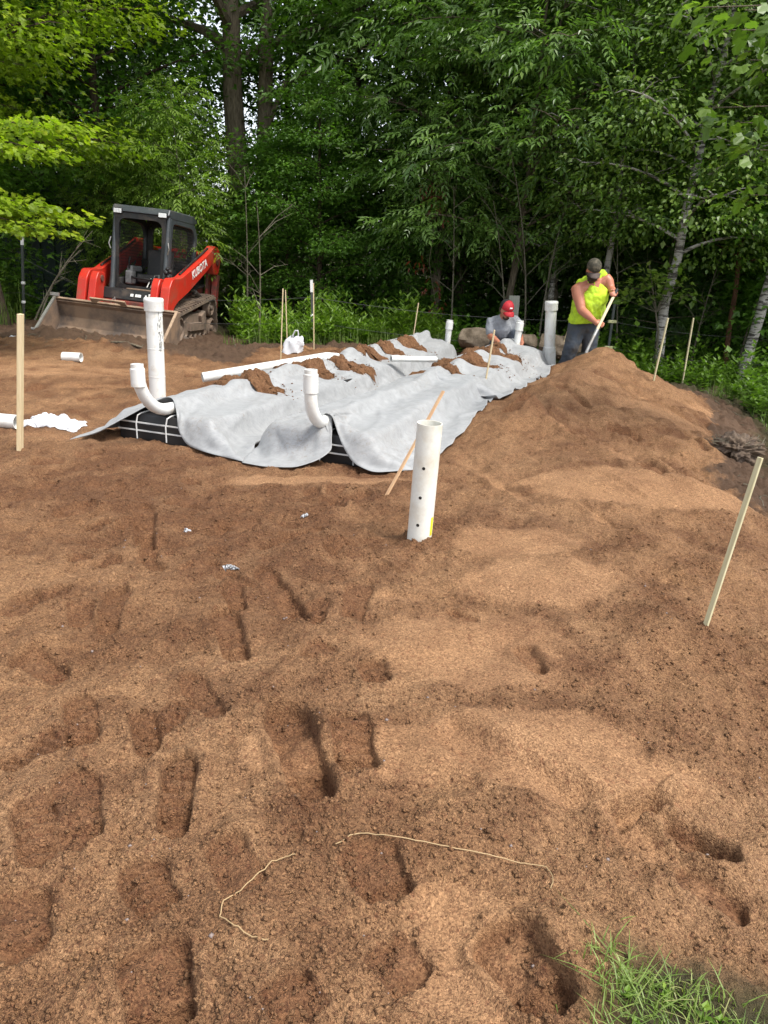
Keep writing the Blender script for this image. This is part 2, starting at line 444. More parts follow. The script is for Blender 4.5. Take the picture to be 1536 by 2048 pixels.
# ---------------------------------------------------------------- the ground
CP = np.array([
    (-1, 1, 0), (0, 1, 0), (0.7, 1.2, -.03), (1.3, 1.3, -.12), (-3, 1, .02), (-1.5, 3, 0), (0, 3, 0), (1.2, 3, .03), (2, 3.2, -.04), (3, 3, -.35), (-3.5, 3.5, 0),
    (-3, 5, 0), (0, 4.6, 0), (1, 5, .06), (1.8, 5.2, .10), (2.4, 5, -.02), (3.3, 5, -.42), (4.8, 5, -.55),
    (-4, 6, 0), (-2, 5.6, -.01), (-.5, 5.3, -.01), (.5, 5.7, .03), (1.1, 6.5, .17), (1.45, 7.1, .27), (2.0, 6.8, .16), (2.8, 6.9, -.02), (3.6, 7.2, -.3), (5, 7, -.55),
    (-1.6, 6.5, 0), (-.2, 6.3, 0), (.6, 7.6, .0), (1.1, 8.6, .02), (1.9, 8.4, .24), (2.7, 8.4, .17), (3.5, 8.6, -.06), (4.3, 9, -.28), (6, 9, -.5),
    (1.6, 9.8, .03), (2.05, 9.7, .06), (2.65, 9.85, .40), (3.05, 9.9, .22), (3.6, 10.4, -.05), (4.5, 10.7, -.2), (2.5, 11.0, .0), (3, 11.8, -.1), (2.3, 11.2, -.02),
    (-6, 8, .04), (-4, 8.6, .07), (-2, 8.6, .02), (0, 9, 0), (0, 11, 0), (-2.4, 12.2, .02), (-3.25, 13.6, -.02), (-4.2, 11.4, .05), (-5.4, 11.6, .12), (-5.0, 13.6, .08), (-7, 12.5, .18),
    (-1, 12.2, .07), (1, 12.5, 0), (3, 13.2, -.15), (6, 12, -.4), (-8, 12, .2), (-7, 4, .03),
    (-12, 2, 0), (-12, 12, .2), (10, 2, -.7), (10, 12, -.6), (0, 17, .0), (-10, 17, .2), (10, 17, -.4), (-4, -4, 0), (4, -4, -.3),
], float)
def _tps_fit(p):
    d = np.linalg.norm(p[:, None, :2] - p[None, :, :2], axis=2)
    K = np.where(d > 0, d * d * np.log(d + 1e-9), 0) + np.eye(len(p)) * 0.02
    n = len(p); A = np.zeros((n + 3, n + 3)); A[:n, :n] = K; A[:n, n] = 1; A[:n, n + 1:n + 3] = p[:, :2]
    A[n, :n] = 1; A[n + 1:, :n] = p[:, :2].T
    return np.linalg.solve(A, np.concatenate([p[:, 2], [0, 0, 0]]))
_tw = _tps_fit(CP)
def base_h(x, y):
    x = np.atleast_1d(np.asarray(x, float)); y = np.atleast_1d(np.asarray(y, float))
    sh = x.shape; x = x.ravel(); y = y.ravel()
    z = np.full(x.shape, _tw[-3]) + _tw[-2] * x + _tw[-1] * y
    for (cx, cy, _), wt in zip(CP, _tw[:-3]):
        d2 = (x - cx) ** 2 + (y - cy) ** 2
        z += wt * 0.5 * d2 * np.log(d2 + 1e-12)
    r = np.hypot(x, y - 6)
    k = smooth01((r - 11) / 7.0)
    z = z * (1 - k) + k * 0.0
    return z.reshape(sh)
def PG(px, py):
    z = 0.0
    for _ in range(14):
        q = P(px, py, z); z = 0.5 * z + 0.5 * float(base_h(q.x, q.y)[0])
    return P(px, py, z)

SAND = [(0.40, 0.9), (0.42, 1.22), (0.56, 1.40), (0.80, 1.36), (1.3, 1.42), (2.2, 2.6), (2.75, 3.9), (2.85, 4.9), (3.2, 6.2), (3.75, 7.6), (4.3, 9.0),
        (4.35, 10.0), (3.6, 10.9), (2.7, 11.7), (1.2, 12.7), (-0.5, 12.8), (-2.3, 12.3), (-2.9, 14.2), (-5.8, 15.2), (-7.9, 12.2), (-8, 6), (-7, 0), (-4, -3), (.2, -3)]
def poly_sd(x, y, poly):
    """signed distance, positive inside"""
    d = np.full(x.shape, 1e9); ins = np.zeros(x.shape, bool)
    n = len(poly)
    for i in range(n):
        ax, ay = poly[i]; bx, by = poly[(i + 1) % n]
        ex, ey = bx - ax, by - ay
        t = np.clip(((x - ax) * ex + (y - ay) * ey) / (ex * ex + ey * ey), 0, 1)
        d = np.minimum(d, np.hypot(x - ax - t * ex, y - ay - t * ey))
        c = ((ay > y) != (by > y)) & (x < (bx - ax) * (y - ay) / (by - ay + 1e-12) + ax)
        ins ^= c
    return np.where(ins, d, -d)

# boot prints: heel and toe in picture pixels of the ground they were pressed into, width, depth, tread
PRINTS = [(290, 1105, 288, 1008, .12, .040, 1), (166, 1500, 160, 1392, .11, .030, 1), (343, 1672, 362, 1505, .105, .045, 1), (165, 1700, 150, 1548, .13, .030, 0),
          (640, 1605, 560, 1405, .15, .060, 0), (722, 1545, 690, 1425, .14, .035, 1), (478, 1318, 442, 1222, .12, .042, 0), (205, 1262, 243, 1170, .11, .040, 0),
          (610, 1235, 520, 1140, .12, .045, 0), (700, 1240, 722, 1170, .12, .020, 0), (445, 1440, 375, 1345, .09, .025, 0), (440, 1680, 500, 1790, .12, .020, 0),
          (330, 1830, 270, 1720, .12, .022, 1), (330, 2060, 300, 1890, .16, .045, 0), (1120, 2040, 985, 1850, .15, .055, 0), (1475, 1730, 1330, 1640, .11, .050, 0),
          (1500, 1830, 1350, 1740, .11, .022, 0), (1085, 1345, 1040, 1290, .08, .025, 0), (120, 1350, 40, 1300, .14, .030, 0), (30, 1930, 20, 1775, .17, .035, 0),
          (760, 1375, 735, 1330, .11, .035, 0), (790, 1800, 720, 1690, .16, .035, 0), (60, 1180, 20, 1230, .13, .03, 0), (110, 1035, 190, 1010, .13, .03, 0),
          (330, 1010, 420, 1000, .12, .02, 0), (430, 1055, 520, 1045, .13, .03, 0), (560, 1075, 650, 1060, .12, .03, 0), (250, 975, 170, 965, .12, .025, 0),
          (130, 1120, 180, 1108, .11, .03, 0), (640, 1010, 740, 985, .12, .03, 0), (470, 985, 560, 975, .12, .02, 0), (40, 990, 110, 955, .12, .03, 0),
          (370, 940, 300, 950, .12, .02, 0), (900, 1215, 950, 1240, .07, .02, 0), (440, 1130, 360, 1150, .12, .025, 0), (610, 1320, 660, 1290, .11, .02, 0),
          (560, 1960, 610, 2048, .13, .02, 0), (840, 1960, 760, 1880, .13, .018, 0), (150, 800, 230, 790, .12, .02, 0), (180, 745, 260, 752, .12, .02, 0),
          (60, 930, 130, 922, .12, .02, 0), (205, 905, 150, 915, .12, .02, 0), (1180, 805, 1110, 780, .13, .04, 0), (1290, 860, 1215, 830, .14, .05, 0),
          (1420, 900, 1370, 870, .12, .05, 0), (1190, 900, 1120, 870, .13, .04, 0), (1330, 960, 1280, 935, .12, .03, 0), (1060, 830, 1010, 850, .14, .06, 0)]
# long smooth scrapes left by a shovel
SCRAPES = [(870, 1450, 1170, 1610, .10, .035), (1260, 1590, 1300, 1625, .13, .085), (1290, 1620, 1440, 1690, .035, .03), (660, 1180, 860, 1200, .05, .012), (1100, 1540, 1536, 1860, .07, .018),
           (905, 900, 1060, 1010, .06, .012), (1200, 955, 1290, 1000, .03, .01), (1130, 1000, 1280, 1075, .03, .012),
           (50, 780, 330, 770, .12, .018), (60, 820, 420, 730, .05, .01), (20, 870, 250, 880, .10, .015), (0, 755, 330, 735, .06, .015),
           (760, 1120, 800, 1140, .02, .02), (1140, 760, 1390, 850, .10, .03), (1250, 740, 1440, 800, .08, .03), (1100, 850, 1330, 960, .10, .035), (1330, 930, 1480, 960, .05, .03)]
SMOOTH = [(1030, 1085, .36, .24), (940, 1290, .42, .36), (1290, 985, .75, .28), (1180, 960, .5, .2), (1330, 830, .55, .3), (1440, 840, .4, .4), (1080, 1160, .4, .25), (860, 1500, .3, .15),
          (930, 1900, .16, .2), (560, 1500, .13, .12), (1180, 1550, .4, .15), (640, 960, .7, .12), (120, 740, .9, .5), (1060, 1480, .4, .18)]
BLOBS = [(1050, 825, .22, .10), (985, 862, .2, .05), (1190, 700, .3, .05), (880, 1460, .05, .03), (640, 1100, .25, .05), (390, 1110, .2, .035), (1100, 1000, .25, .02),
         (1140, 1150, .25, .03), (1000, 1028, .26, .02), (60, 1290, .12, .03), (640, 1475, .08, .03), (440, 1900, .25, .03), (1150, 1880, .15, .03), (240, 700, .85, .17), (110, 678, .8, .14), (330, 712, .5, .07)]
STAMPS = []
for a, b, c, d, wd, dp, tr in PRINTS:
    h, t = PG(a, b), PG(c, d); STAMPS.append((h.x, h.y, t.x, t.y, wd, dp, tr))
LINES = []
for a, b, c, d, wd, dp in SCRAPES:
    h, t = PG(a, b), PG(c, d); LINES.append((h.x, h.y, t.x, t.y, wd, dp))
SM = [(*PG(a, b).xy, rx, ry) for a, b, rx, ry in SMOOTH]
BL = [(*PG(a, b).xy, r_, h_) for a, b, r_, h_ in BLOBS]
FEET = [tuple(PG(a, b).xy) for a, b in ((40, 903), (769, 996), (1405, 1268), (561, 735), (575, 702), (628, 700), (1306, 766), (1363, 776))]
_q = PG(838, 1085)
FEET += [(_q.x + .085 * math.cos(k), _q.y + .085 * math.sin(k)) for k in (0, .9, 1.8, 2.7, 3.6, 4.5, 5.4)]
CREST = [(2.70, 9.75), (2.25, 8.9), (1.85, 8.0), (1.5, 7.1), (1.15, 6.4), (.75, 5.6)]
SHOULDER = [tuple(PG(a, b).xy) for a, b in ((1000, 845), (1050, 838), (1110, 862), (1210, 905), (1330, 955), (1440, 1003), (1560, 1070))]
_r = random.Random(5)
for k in range(70):                                       # more prints all over the worked sand on the left
    x, y = _r.uniform(-3.6, -.2), _r.uniform(1.3, 4.9); a = _r.uniform(-.9, .9)
    L = _r.uniform(.14, .3)
    STAMPS.append((x, y, x + L * math.sin(a), y + L * math.cos(a), _r.uniform(.09, .12), _r.uniform(.014, .032), 1))
for k in range(40):
    x, y = _r.uniform(-6, -1.2), _r.uniform(6.5, 11); a = _r.uniform(-1.5, 1.5)
    if x > -1.9 + (y - 6.5) * .4: continue
    STAMPS.append((x, y, x + .28 * math.sin(a), y + .28 * math.cos(a), .12, _r.uniform(.015, .035), 0))

def ground_full(x, y):
    """height, smooth, damp, soil, litter, pale"""
    x = np.asarray(x, float); y = np.asarray(y, float)
    z = base_h(x, y)
    rr = np.hypot(x, y)
    near = 1 - smooth01((rr - 14) / 8)
    sm = np.zeros(x.shape)
    wob = fbm(x * 5, y * 5, 3) * .25
    for cx, cy, rx, ry in SM:
        q = ((x - cx) / rx) ** 2 + ((y - cy) / ry) ** 2
        sm = np.maximum(sm, smooth01((1.25 - q - wob * 1.5) / 0.7))
    pale = sm.copy()
    damp = np.clip(.34 + .9 * fbm(x * .8 + 3, y * .8, 4) + .7 * fbm(x * 4, y * 4, 4), 0, 1)
    z = z + near * (.034 * fbm(x * 1.3, y * 1.3, 3) + (.040 - .030 * sm) * fbm(x * 3.7 + 5, y * 3.7, 3, .6))
    for cx, cy, r_, h_ in BL:
        q = np.hypot(x - cx, y - cy) / r_
        z += h_ * np.exp(-q * q * 1.6)
    for cx, cy in FEET:
        q = np.hypot(x - cx, y - cy) / .055
        z += .022 * np.exp(-q * q) * (1 + fbm(x * 20, y * 20, 2))
    for x0, y0, x1, y1, wd, dp in LINES:
        dx, dy = x1 - x0, y1 - y0; L = math.hypot(dx, dy)
        t = ((x - x0) * dx + (y - y0) * dy) / (L * L)
        m = (t > -.4) & (t < 1.4)
        v = np.abs((x[m] - x0) * (-dy / L) + (y[m] - y0) * (dx / L)) + .02 * fbm(x[m] * 9, y[m] * 9, 2)
        e = smooth01((t[m] + .05) / .15) * smooth01((1.05 - t[m]) / .15)
        inside = smooth01((wd - v) / (wd * .6)) * e
        z[m] += -dp * inside + dp * .45 * np.exp(-((v - wd * 1.35) / (wd * .4)) ** 2) * e
        sm[m] = np.maximum(sm[m], inside * .7); pale[m] = np.maximum(pale[m] , inside * .35)
    for x0, y0, x1, y1, wd, dp, tr in STAMPS:
        dx, dy = x1 - x0, y1 - y0; L = math.hypot(dx, dy)
        m = (np.abs(x - (x0 + x1) / 2) < L + .15) & (np.abs(y - (y0 + y1) / 2) < L + .15)
        if not m.any(): continue
        xm, ym = x[m], y[m]
        t = ((xm - x0) * dx + (ym - y0) * dy) / (L * L)
        v = (xm - x0) * (-dy / L) + (ym - y0) * (dx / L) + .010 * fbm(xm * 13, ym * 13, 3)
        t = t + .035 * fbm(xm * 11 + 4, ym * 11, 3)
        u = np.clip(t, 0, 1)
        hw = wd * .5 * np.power(np.clip(1 - np.abs(2 * u - 1) ** 5, 0, 1), .5) * (1 - .16 * np.sin(np.pi * np.clip(u * 1.25, 0, 1)) + .12 * u)
        dist = np.abs(v) - hw
        over = np.maximum(0, np.maximum(-t, t - 1)) * L
        dist = np.where(over > 0, np.hypot(np.abs(v) * .8, over), dist)
        ins = smooth01((.006 - dist) / (.008 + .010 * np.abs(fbm(xm * 7, ym * 7 + 9, 1))))
        tone = .70 + .55 * smooth01((.33 - u) / .03) + .45 * fbm(xm * 9 + x0 * 9, ym * 9, 3)
        rim = .8 * np.exp(-((dist - .022) / .018) ** 2) * np.clip(.6 + fbm(xm * 8 + 2, ym * 8, 2), 0, 1.4)
        dz = -dp * 1.0 * ins * tone + dp * .5 * rim
        if tr: dz += ins * .008 * np.sign(np.sin(u * 42)) * (np.abs(v) < hw * .8)
        z[m] += dz
        sm[m] = np.maximum(sm[m] * (1 - np.clip(rim, 0, 1) * .8), ins * .5)
        damp[m] = np.clip(damp[m] + ins * .75 + rim * .10, 0, 1); pale[m] *= 1 - np.clip(ins + rim, 0, 1) * .6  # print floors darker: damper sand below, and shade put into the colour
    g = near * (1 - .8 * sm)
    clod = fbm(x * 15, y * 15, 3)
    z += g * (.0075 * clod + .013 * np.maximum(0, fbm(x * 26 + 8, y * 26, 3, .65)) - .012 * np.maximum(0, fbm(x * 9 + 2, y * 9, 3) - .2))
    across = x * .86 + y * .5; along = y * .86 - x * .5
    z += near * smooth01((x - .1 - .15 * (y - 3)) / .8) * (.010 + .010 * smooth01((y - 4) / 3)) * (fbm(across * 4.5, along * .8, 3, .6) - 1.3 * np.maximum(0, fbm(across * 7 + 9, along * .9, 2) - .18))
    # loose lumps heaped up where the sand was turned over
    turned = smooth01((fbm(x * 1.7 + 31, y * 1.7, 3) - .02) / .3)
    z += g * turned * .030 * np.maximum(-.1, fbm(x * 9 + 50, y * 9, 4, .62))
    chew = smooth01((y - 3.2) / .8) * (1 - smooth01((y - 5.4) / .6)) * (1 - smooth01((x - .3) / .6))
    damp = np.clip(damp + chew * .3 * (1 - pale), 0, 1)
    z += g * chew * (.035 * fbm(x * 1.8, y * 6, 3) + .02 * fbm(x * 5, y * 9 + 7, 3))
    damp = np.clip(damp + .25 * turned * (1 - sm) - .15 * pale, 0, 1)
    # sloping side runs: shovel streaks across the berm
    bm_ = np.exp(-((x * .927 - (y - 6.5) * .375 - 1.9) / .9) ** 2) * smooth01((y - 5.2) / 1) * (1 - smooth01((y - 11) / 1))
    # the raked shoulder: a long crest falling towards the right, with a gully beyond it
    dr = None
    for (ax, ay), (bx, by) in zip(SHOULDER, SHOULDER[1:]):
        ex, ey = bx - ax, by - ay; L = math.hypot(ex, ey)
        t = np.clip(((x - ax) * ex + (y - ay) * ey) / (L * L), 0, 1)
        d = np.hypot(x - ax - t * ex, y - ay - t * ey); sg = np.sign((y - ay) * ex - (x - ax) * ey)
        dr = (d, sg) if dr is None else (np.minimum(dr[0], d), np.where(d < dr[0], sg, dr[1]))
    d = dr[0] * dr[1] + .06 * fbm(x * 3 + 2, y * 3, 3)
    fade = smooth01((x - .9) / .4) * near
    z += fade * (.045 * np.exp(-(d / .16) ** 2) + .03 * np.exp(-((d + .25) / .35) ** 2) - .15 * smooth01(d / .30) * (1 - smooth01((d - .5) / 1.1)))
    cr = np.full(x.shape, 9.0)
    for (ax, ay), (bx, by) in zip(CREST, CREST[1:]):
        ex, ey = bx - ax, by - ay
        t = np.clip(((x - ax) * ex + (y - ay) * ey) / (ex * ex + ey * ey), 0, 1)
        cr = np.minimum(cr, np.hypot(x - ax - t * ex, y - ay - t * ey))
    cr = cr + .07 * fbm(x * 2.5 + 7, y * 2.5, 3)
    z += near * .10 * np.exp(-np.abs(cr / .30) ** 1.5) * smooth01((y - 5.3) / 1.2)
    rub = np.maximum(0, fbm(x * 5.5 + 40, y * 5.5, 4, .65))
    z += bm_ * (1 - .7 * pale) * (.036 * rub + .02 * np.maximum(-.4, fbm(x * 2.2 + 60, y * 2.2, 3)))
    damp = np.clip(damp + bm_ * .8 * np.maximum(0, .18 - rub), 0, 1)  # berm colour darker in the hollows between lumps
    z += bm_ * .045 * fbm((x + y * .25) * 1.2, (y - x * .5) * 5.0, 3)
    sd_ = poly_sd(x, y, SAND) + .22 * fbm(x * 2.2, y * 2.2, 4)
    lit = smooth01((-sd_ + .05) / .25)
    soil = np.maximum(smooth01((y - 10.3 - .5 * fbm(x, y, 2) + .25 * (x + 4)) / 1.2) * smooth01((-1.7 - x) / .6), smooth01((.75 - sd_) / .6) * smooth01((y - 4.5) / 2))
    soil = np.maximum(soil, .5 * smooth01((.35 - sd_) / .4) * smooth01((y - 3) / 1))
    z += near * soil * .085 * np.maximum(-.3, fbm(x * 6, y * 6, 4, .6))
    z += smooth01((rr - 40) / 60) * 1.5 * fbm(x * .02, y * .02, 2)
    return z, sm, damp, soil, lit, pale
def G(x, y):
    return float(ground_full(np.array([float(x)]), np.array([float(y)]))[0][0])

NA, NR = 640, 880
ang = np.concatenate([np.linspace(-43, 43, NA), np.linspace(43, 317, 62)[1:-1]]) * math.pi / 180
rad = np.concatenate([0.72 * np.exp(np.linspace(0, math.log(16.5 / .72), NR)), 16.5 * np.exp(np.linspace(0, math.log(900 / 16.5), 40))[1:]])
A_, R_ = np.meshgrid(ang, rad)
X_ = (np.sin(A_) * R_).ravel(); Y_ = (np.cos(A_) * R_).ravel()
Z_, sm_, dp_, so_, li_, pa_ = ground_full(X_, Y_)
na, nr = len(ang), len(rad)
ii, jj = np.meshgrid(np.arange(nr - 1), np.arange(na), indexing='ij')
j2 = (jj + 1) % na
quads = np.stack([ii * na + jj, (ii + 1) * na + jj, (ii + 1) * na + j2, ii * na + j2], -1).reshape(-1, 4)
# the small disc under the camera
c0 = len(X_)
V_ = np.stack([X_, Y_, Z_], 1); V_ = np.vstack([V_, [[0, 0, G(0, 0)]]])
k_ = np.arange(0, na, 2)
fan = np.stack([np.full(len(k_), c0), k_, (k_ + 1) % na, (k_ + 2) % na], 1)
quads = np.vstack([quads[:, ::-1], fan[:, ::-1]])
ext = lambda a: np.concatenate([a, [a[0]]])
ground = np_mesh('ground', V_, quads, M['sand'], smooth=True, attrs=dict(smooth=ext(sm_), damp=ext(dp_), soil=ext(so_), litter=ext(li_), pale=ext(pa_)))
tag(ground, kind='structure')
me_ = ground.data
me_.update()
if me_.polygons[1000].normal.z < 0:
    me_.flip_normals()

# crumbs of damp sand and small stones lying loose on the surface
def crumbs(name, n, rmin, rmax, smin, smax, mat, seed, label, cat, cond=None):
    q = np.random.default_rng(seed)
    r = rmin * np.exp(q.random(n * 3) * math.log(rmax / rmin)); a = (q.random(n * 3) * 86 - 43) * math.pi / 180
    x, y = np.sin(a) * r, np.cos(a) * r
    z, sm, dm, so_i, li, _p = ground_full(x, y)
    keep = (q.random(len(x)) < (.12 + .88 * dm) * (1 - sm) ** 1.5) & (li < .3)
    x, y, z, sm, dm, so_i = [a_[keep][:n] for a_ in (x, y, z, sm, dm, so_i)]
    m = len(x)
    s = (smin + (smax - smin) * q.random(m) ** 3)
    octa = np.array([(1, 0, 0), (0, 1, 0), (-1, 0, 0), (0, -1, 0), (.1, .1, 1), (0, 0, -1)], float)
    tri = np.array([(0, 1, 4), (1, 2, 4), (2, 3, 4), (3, 0, 4), (1, 0, 5), (2, 1, 5), (3, 2, 5), (0, 3, 5)])
    th = q.random(m) * 6.28
    j = octa[None] * (1 + .5 * (q.random((m, 6, 1)) - .5)) + .25 * (q.random((m, 6, 3)) - .5)
    j[:, :, 2] *= .75
    cx = j[:, :, 0] * np.cos(th)[:, None] - j[:, :, 1] * np.sin(th)[:, None]
    cy = j[:, :, 0] * np.sin(th)[:, None] + j[:, :, 1] * np.cos(th)[:, None]
    V = np.stack([cx * s[:, None] + x[:, None], cy * s[:, None] + y[:, None], j[:, :, 2] * s[:, None] + (z + s * .12)[:, None]], -1).reshape(-1, 3)
    Fm = (tri[None] + (np.arange(m) * 6)[:, None, None]).reshape(-1, 3)
    rep = lambda a_: np.repeat(a_, 6)
    o = np_mesh(name, V, Fm, mat, smooth=True, attrs=dict(smooth=rep(sm * 0), damp=rep(np.clip(dm, 0, 1) * .6), soil=rep(so_i), litter=rep(so_i * 0)))
    return tag(o, label, cat, kind='stuff')
crumbs('sand_crumbs', 42000, 0.95, 7, .0016, .0105, M['sand'], 21, 'loose crumbs of damp reddish sand over the turned ground', 'sand')
pm = plain('small_stone', (0.22, 0.17, 0.15), 0.6, dirt=(0.2, 0.16, 0.15), dirt_amt=0.5, scale=30)
crumbs('gravel', 150, 1.0, 5, .003, .009, pm, 22, 'small grey and pinkish pebbles scattered in the near sand', 'gravel')

# ---------------------------------------------------------------- the two rows of filter mats
OA = np.array([-1.78, 6.0]); OB = np.array([-.52, 5.62])
AX = np.array([.375, .927]); LX = np.array([.927, -.375])
def RW(row, s, t, z=0.0):
    o = OA if row == 'A' else OB
    q = o + AX * s + LX * t
    return Vector((q[0], q[1], z))
def to_st(row, x, y):
    o = OA if row == 'A' else OB
    return (x - o[0]) * AX[0] + (y - o[1]) * AX[1], (x - o[0]) * LX[0] + (y - o[1]) * LX[1]
ROW_ROT = math.atan2(-LX[1], LX[0])
RLEN = 6.2
for row, words in (('A', 'left row'), ('B', 'right row')):
    for k in range(5):
        c = RW(row, .62 + k * 1.24, 0)
        gz = float(base_h(c.x, c.y)[0])
        m = thing('filter_mat', 'black mat with white straps at the open front end of the %s' % words if k == 0 else 'black filter mats hidden under the grey fabric sheets',
                  'mat', (c.x, c.y, gz), (0, 0, -ROW_ROT), 'black filter mats laid end to end in rows')
        MB().box((0, 0, .045), (.9, 1.22, .17)).box((0, 0, .165), (.88, 1.2, .07), taper=(.96, .97)).build('core', M['black'], m, bevel=.012)
        if k == 0:
            for z in (.07, .135):
                sb = MB()
                pts = [(-.456, -.3, z), (-.456, -.614, z), (.456, -.614, z), (.456, -.3, z)]
                for a, b in zip(pts, pts[1:]): sb.bar(a, b, .006, .011)
                sb.build('strap', M['strap'], m)
            for x in (-.27, .02, .3):
                sb = MB()
                pts = [(x, -.617, .0), (x, -.617, .125), (x + .01, -.607, .19), (x + .02, -.57, .206), (x + .02, -.2, .206)]
                sb.tube(pts, .006, 6)
                sb.build('strap', M['strap'], m)

# heaps of sand holding the fabric down: (row, s, t, radius along, radius across, height)
HEAPS = [('A', 1.42, -.10, 0.18, 0.37, 0.072), ('A', 2.55, -.15, 0.18, 0.40, 0.072), ('A', 3.10, .10, 0.17, 0.32, 0.065), ('A', 3.9, -.15, 0.17, 0.35, 0.058), ('A', 4.55, -.05, 0.17, 0.35, 0.072),
         ('A', 5.3, -.05, 0.18, 0.37, 0.072), ('B', 3.15, -.10, 0.15, 0.30, 0.050), ('B', 3.9, -.05, 0.20, 0.40, 0.079), ('B', 4.8, .12, 0.18, 0.32, 0.065), ('B', 5.25, -.25, 0.18, 0.35, 0.072)]
gx = np.arange(-3.6, 3.4, .02); gy = np.arange(4.9, 12.9, .02)
GXX, GYY = np.meshgrid(gx, gy)
def hf_build():
    H = ground_full(GXX.ravel(), GYY.ravel())[0].reshape(GXX.shape)
    for row in 'AB':
        s, t = to_st(row, GXX, GYY)
        ms = smooth01((s + .03) / .05) * smooth01((RLEN + .03 - s) / .05)
        mat_ = .215 * smooth01((.50 - np.abs(t)) / .07) * ms
        bz = base_h(GXX.ravel(), GYY.ravel()).reshape(GXX.shape)
        pipe_ = np.where(np.abs(t) < .07, .20 + np.sqrt(np.clip(.055 ** 2 - np.clip(np.abs(t) - .01, 0, 1) ** 2, 0, 1)) * 2.1, 0) * smooth01((s - .12) / .03) * ms
        hump = np.zeros_like(s)
        cs = [h_[1] for h_ in HEAPS if h_[0] == row]
        if cs:
            dmin = np.min([np.abs(s - c_) for c_ in cs], axis=0)
            hump = .075 * smooth01((dmin - .12) / .28) * smooth01((s - .9) / .4) * smooth01((.55 - np.abs(t)) / .35) * ms
        if row == 'B': hump *= smooth01((s - 1.6) / 1.2)
        top = np.maximum(mat_, pipe_)
        top = np.where(top > 0, top + hump, 0)
        if row == 'A': top += .012 * np.exp(-((t + .30) / .2) ** 2) * smooth01((s - .5) / .5) * ms
        H = np.maximum(H, bz + top)
    return H
HF = hf_build()
def hf(x, y):
    u = np.clip((x - gx[0]) / .02, 0, len(gx) - 1.001); v = np.clip((y - gy[0]) / .02, 0, len(gy) - 1.001)
    i = u.astype(int); j = v.astype(int); fu = u - i; fv = v - j
    return (HF[j, i] * (1 - fu) + HF[j, i + 1] * fu) * (1 - fv) + (HF[j + 1, i] * (1 - fu) + HF[j + 1, i + 1] * fu) * fv

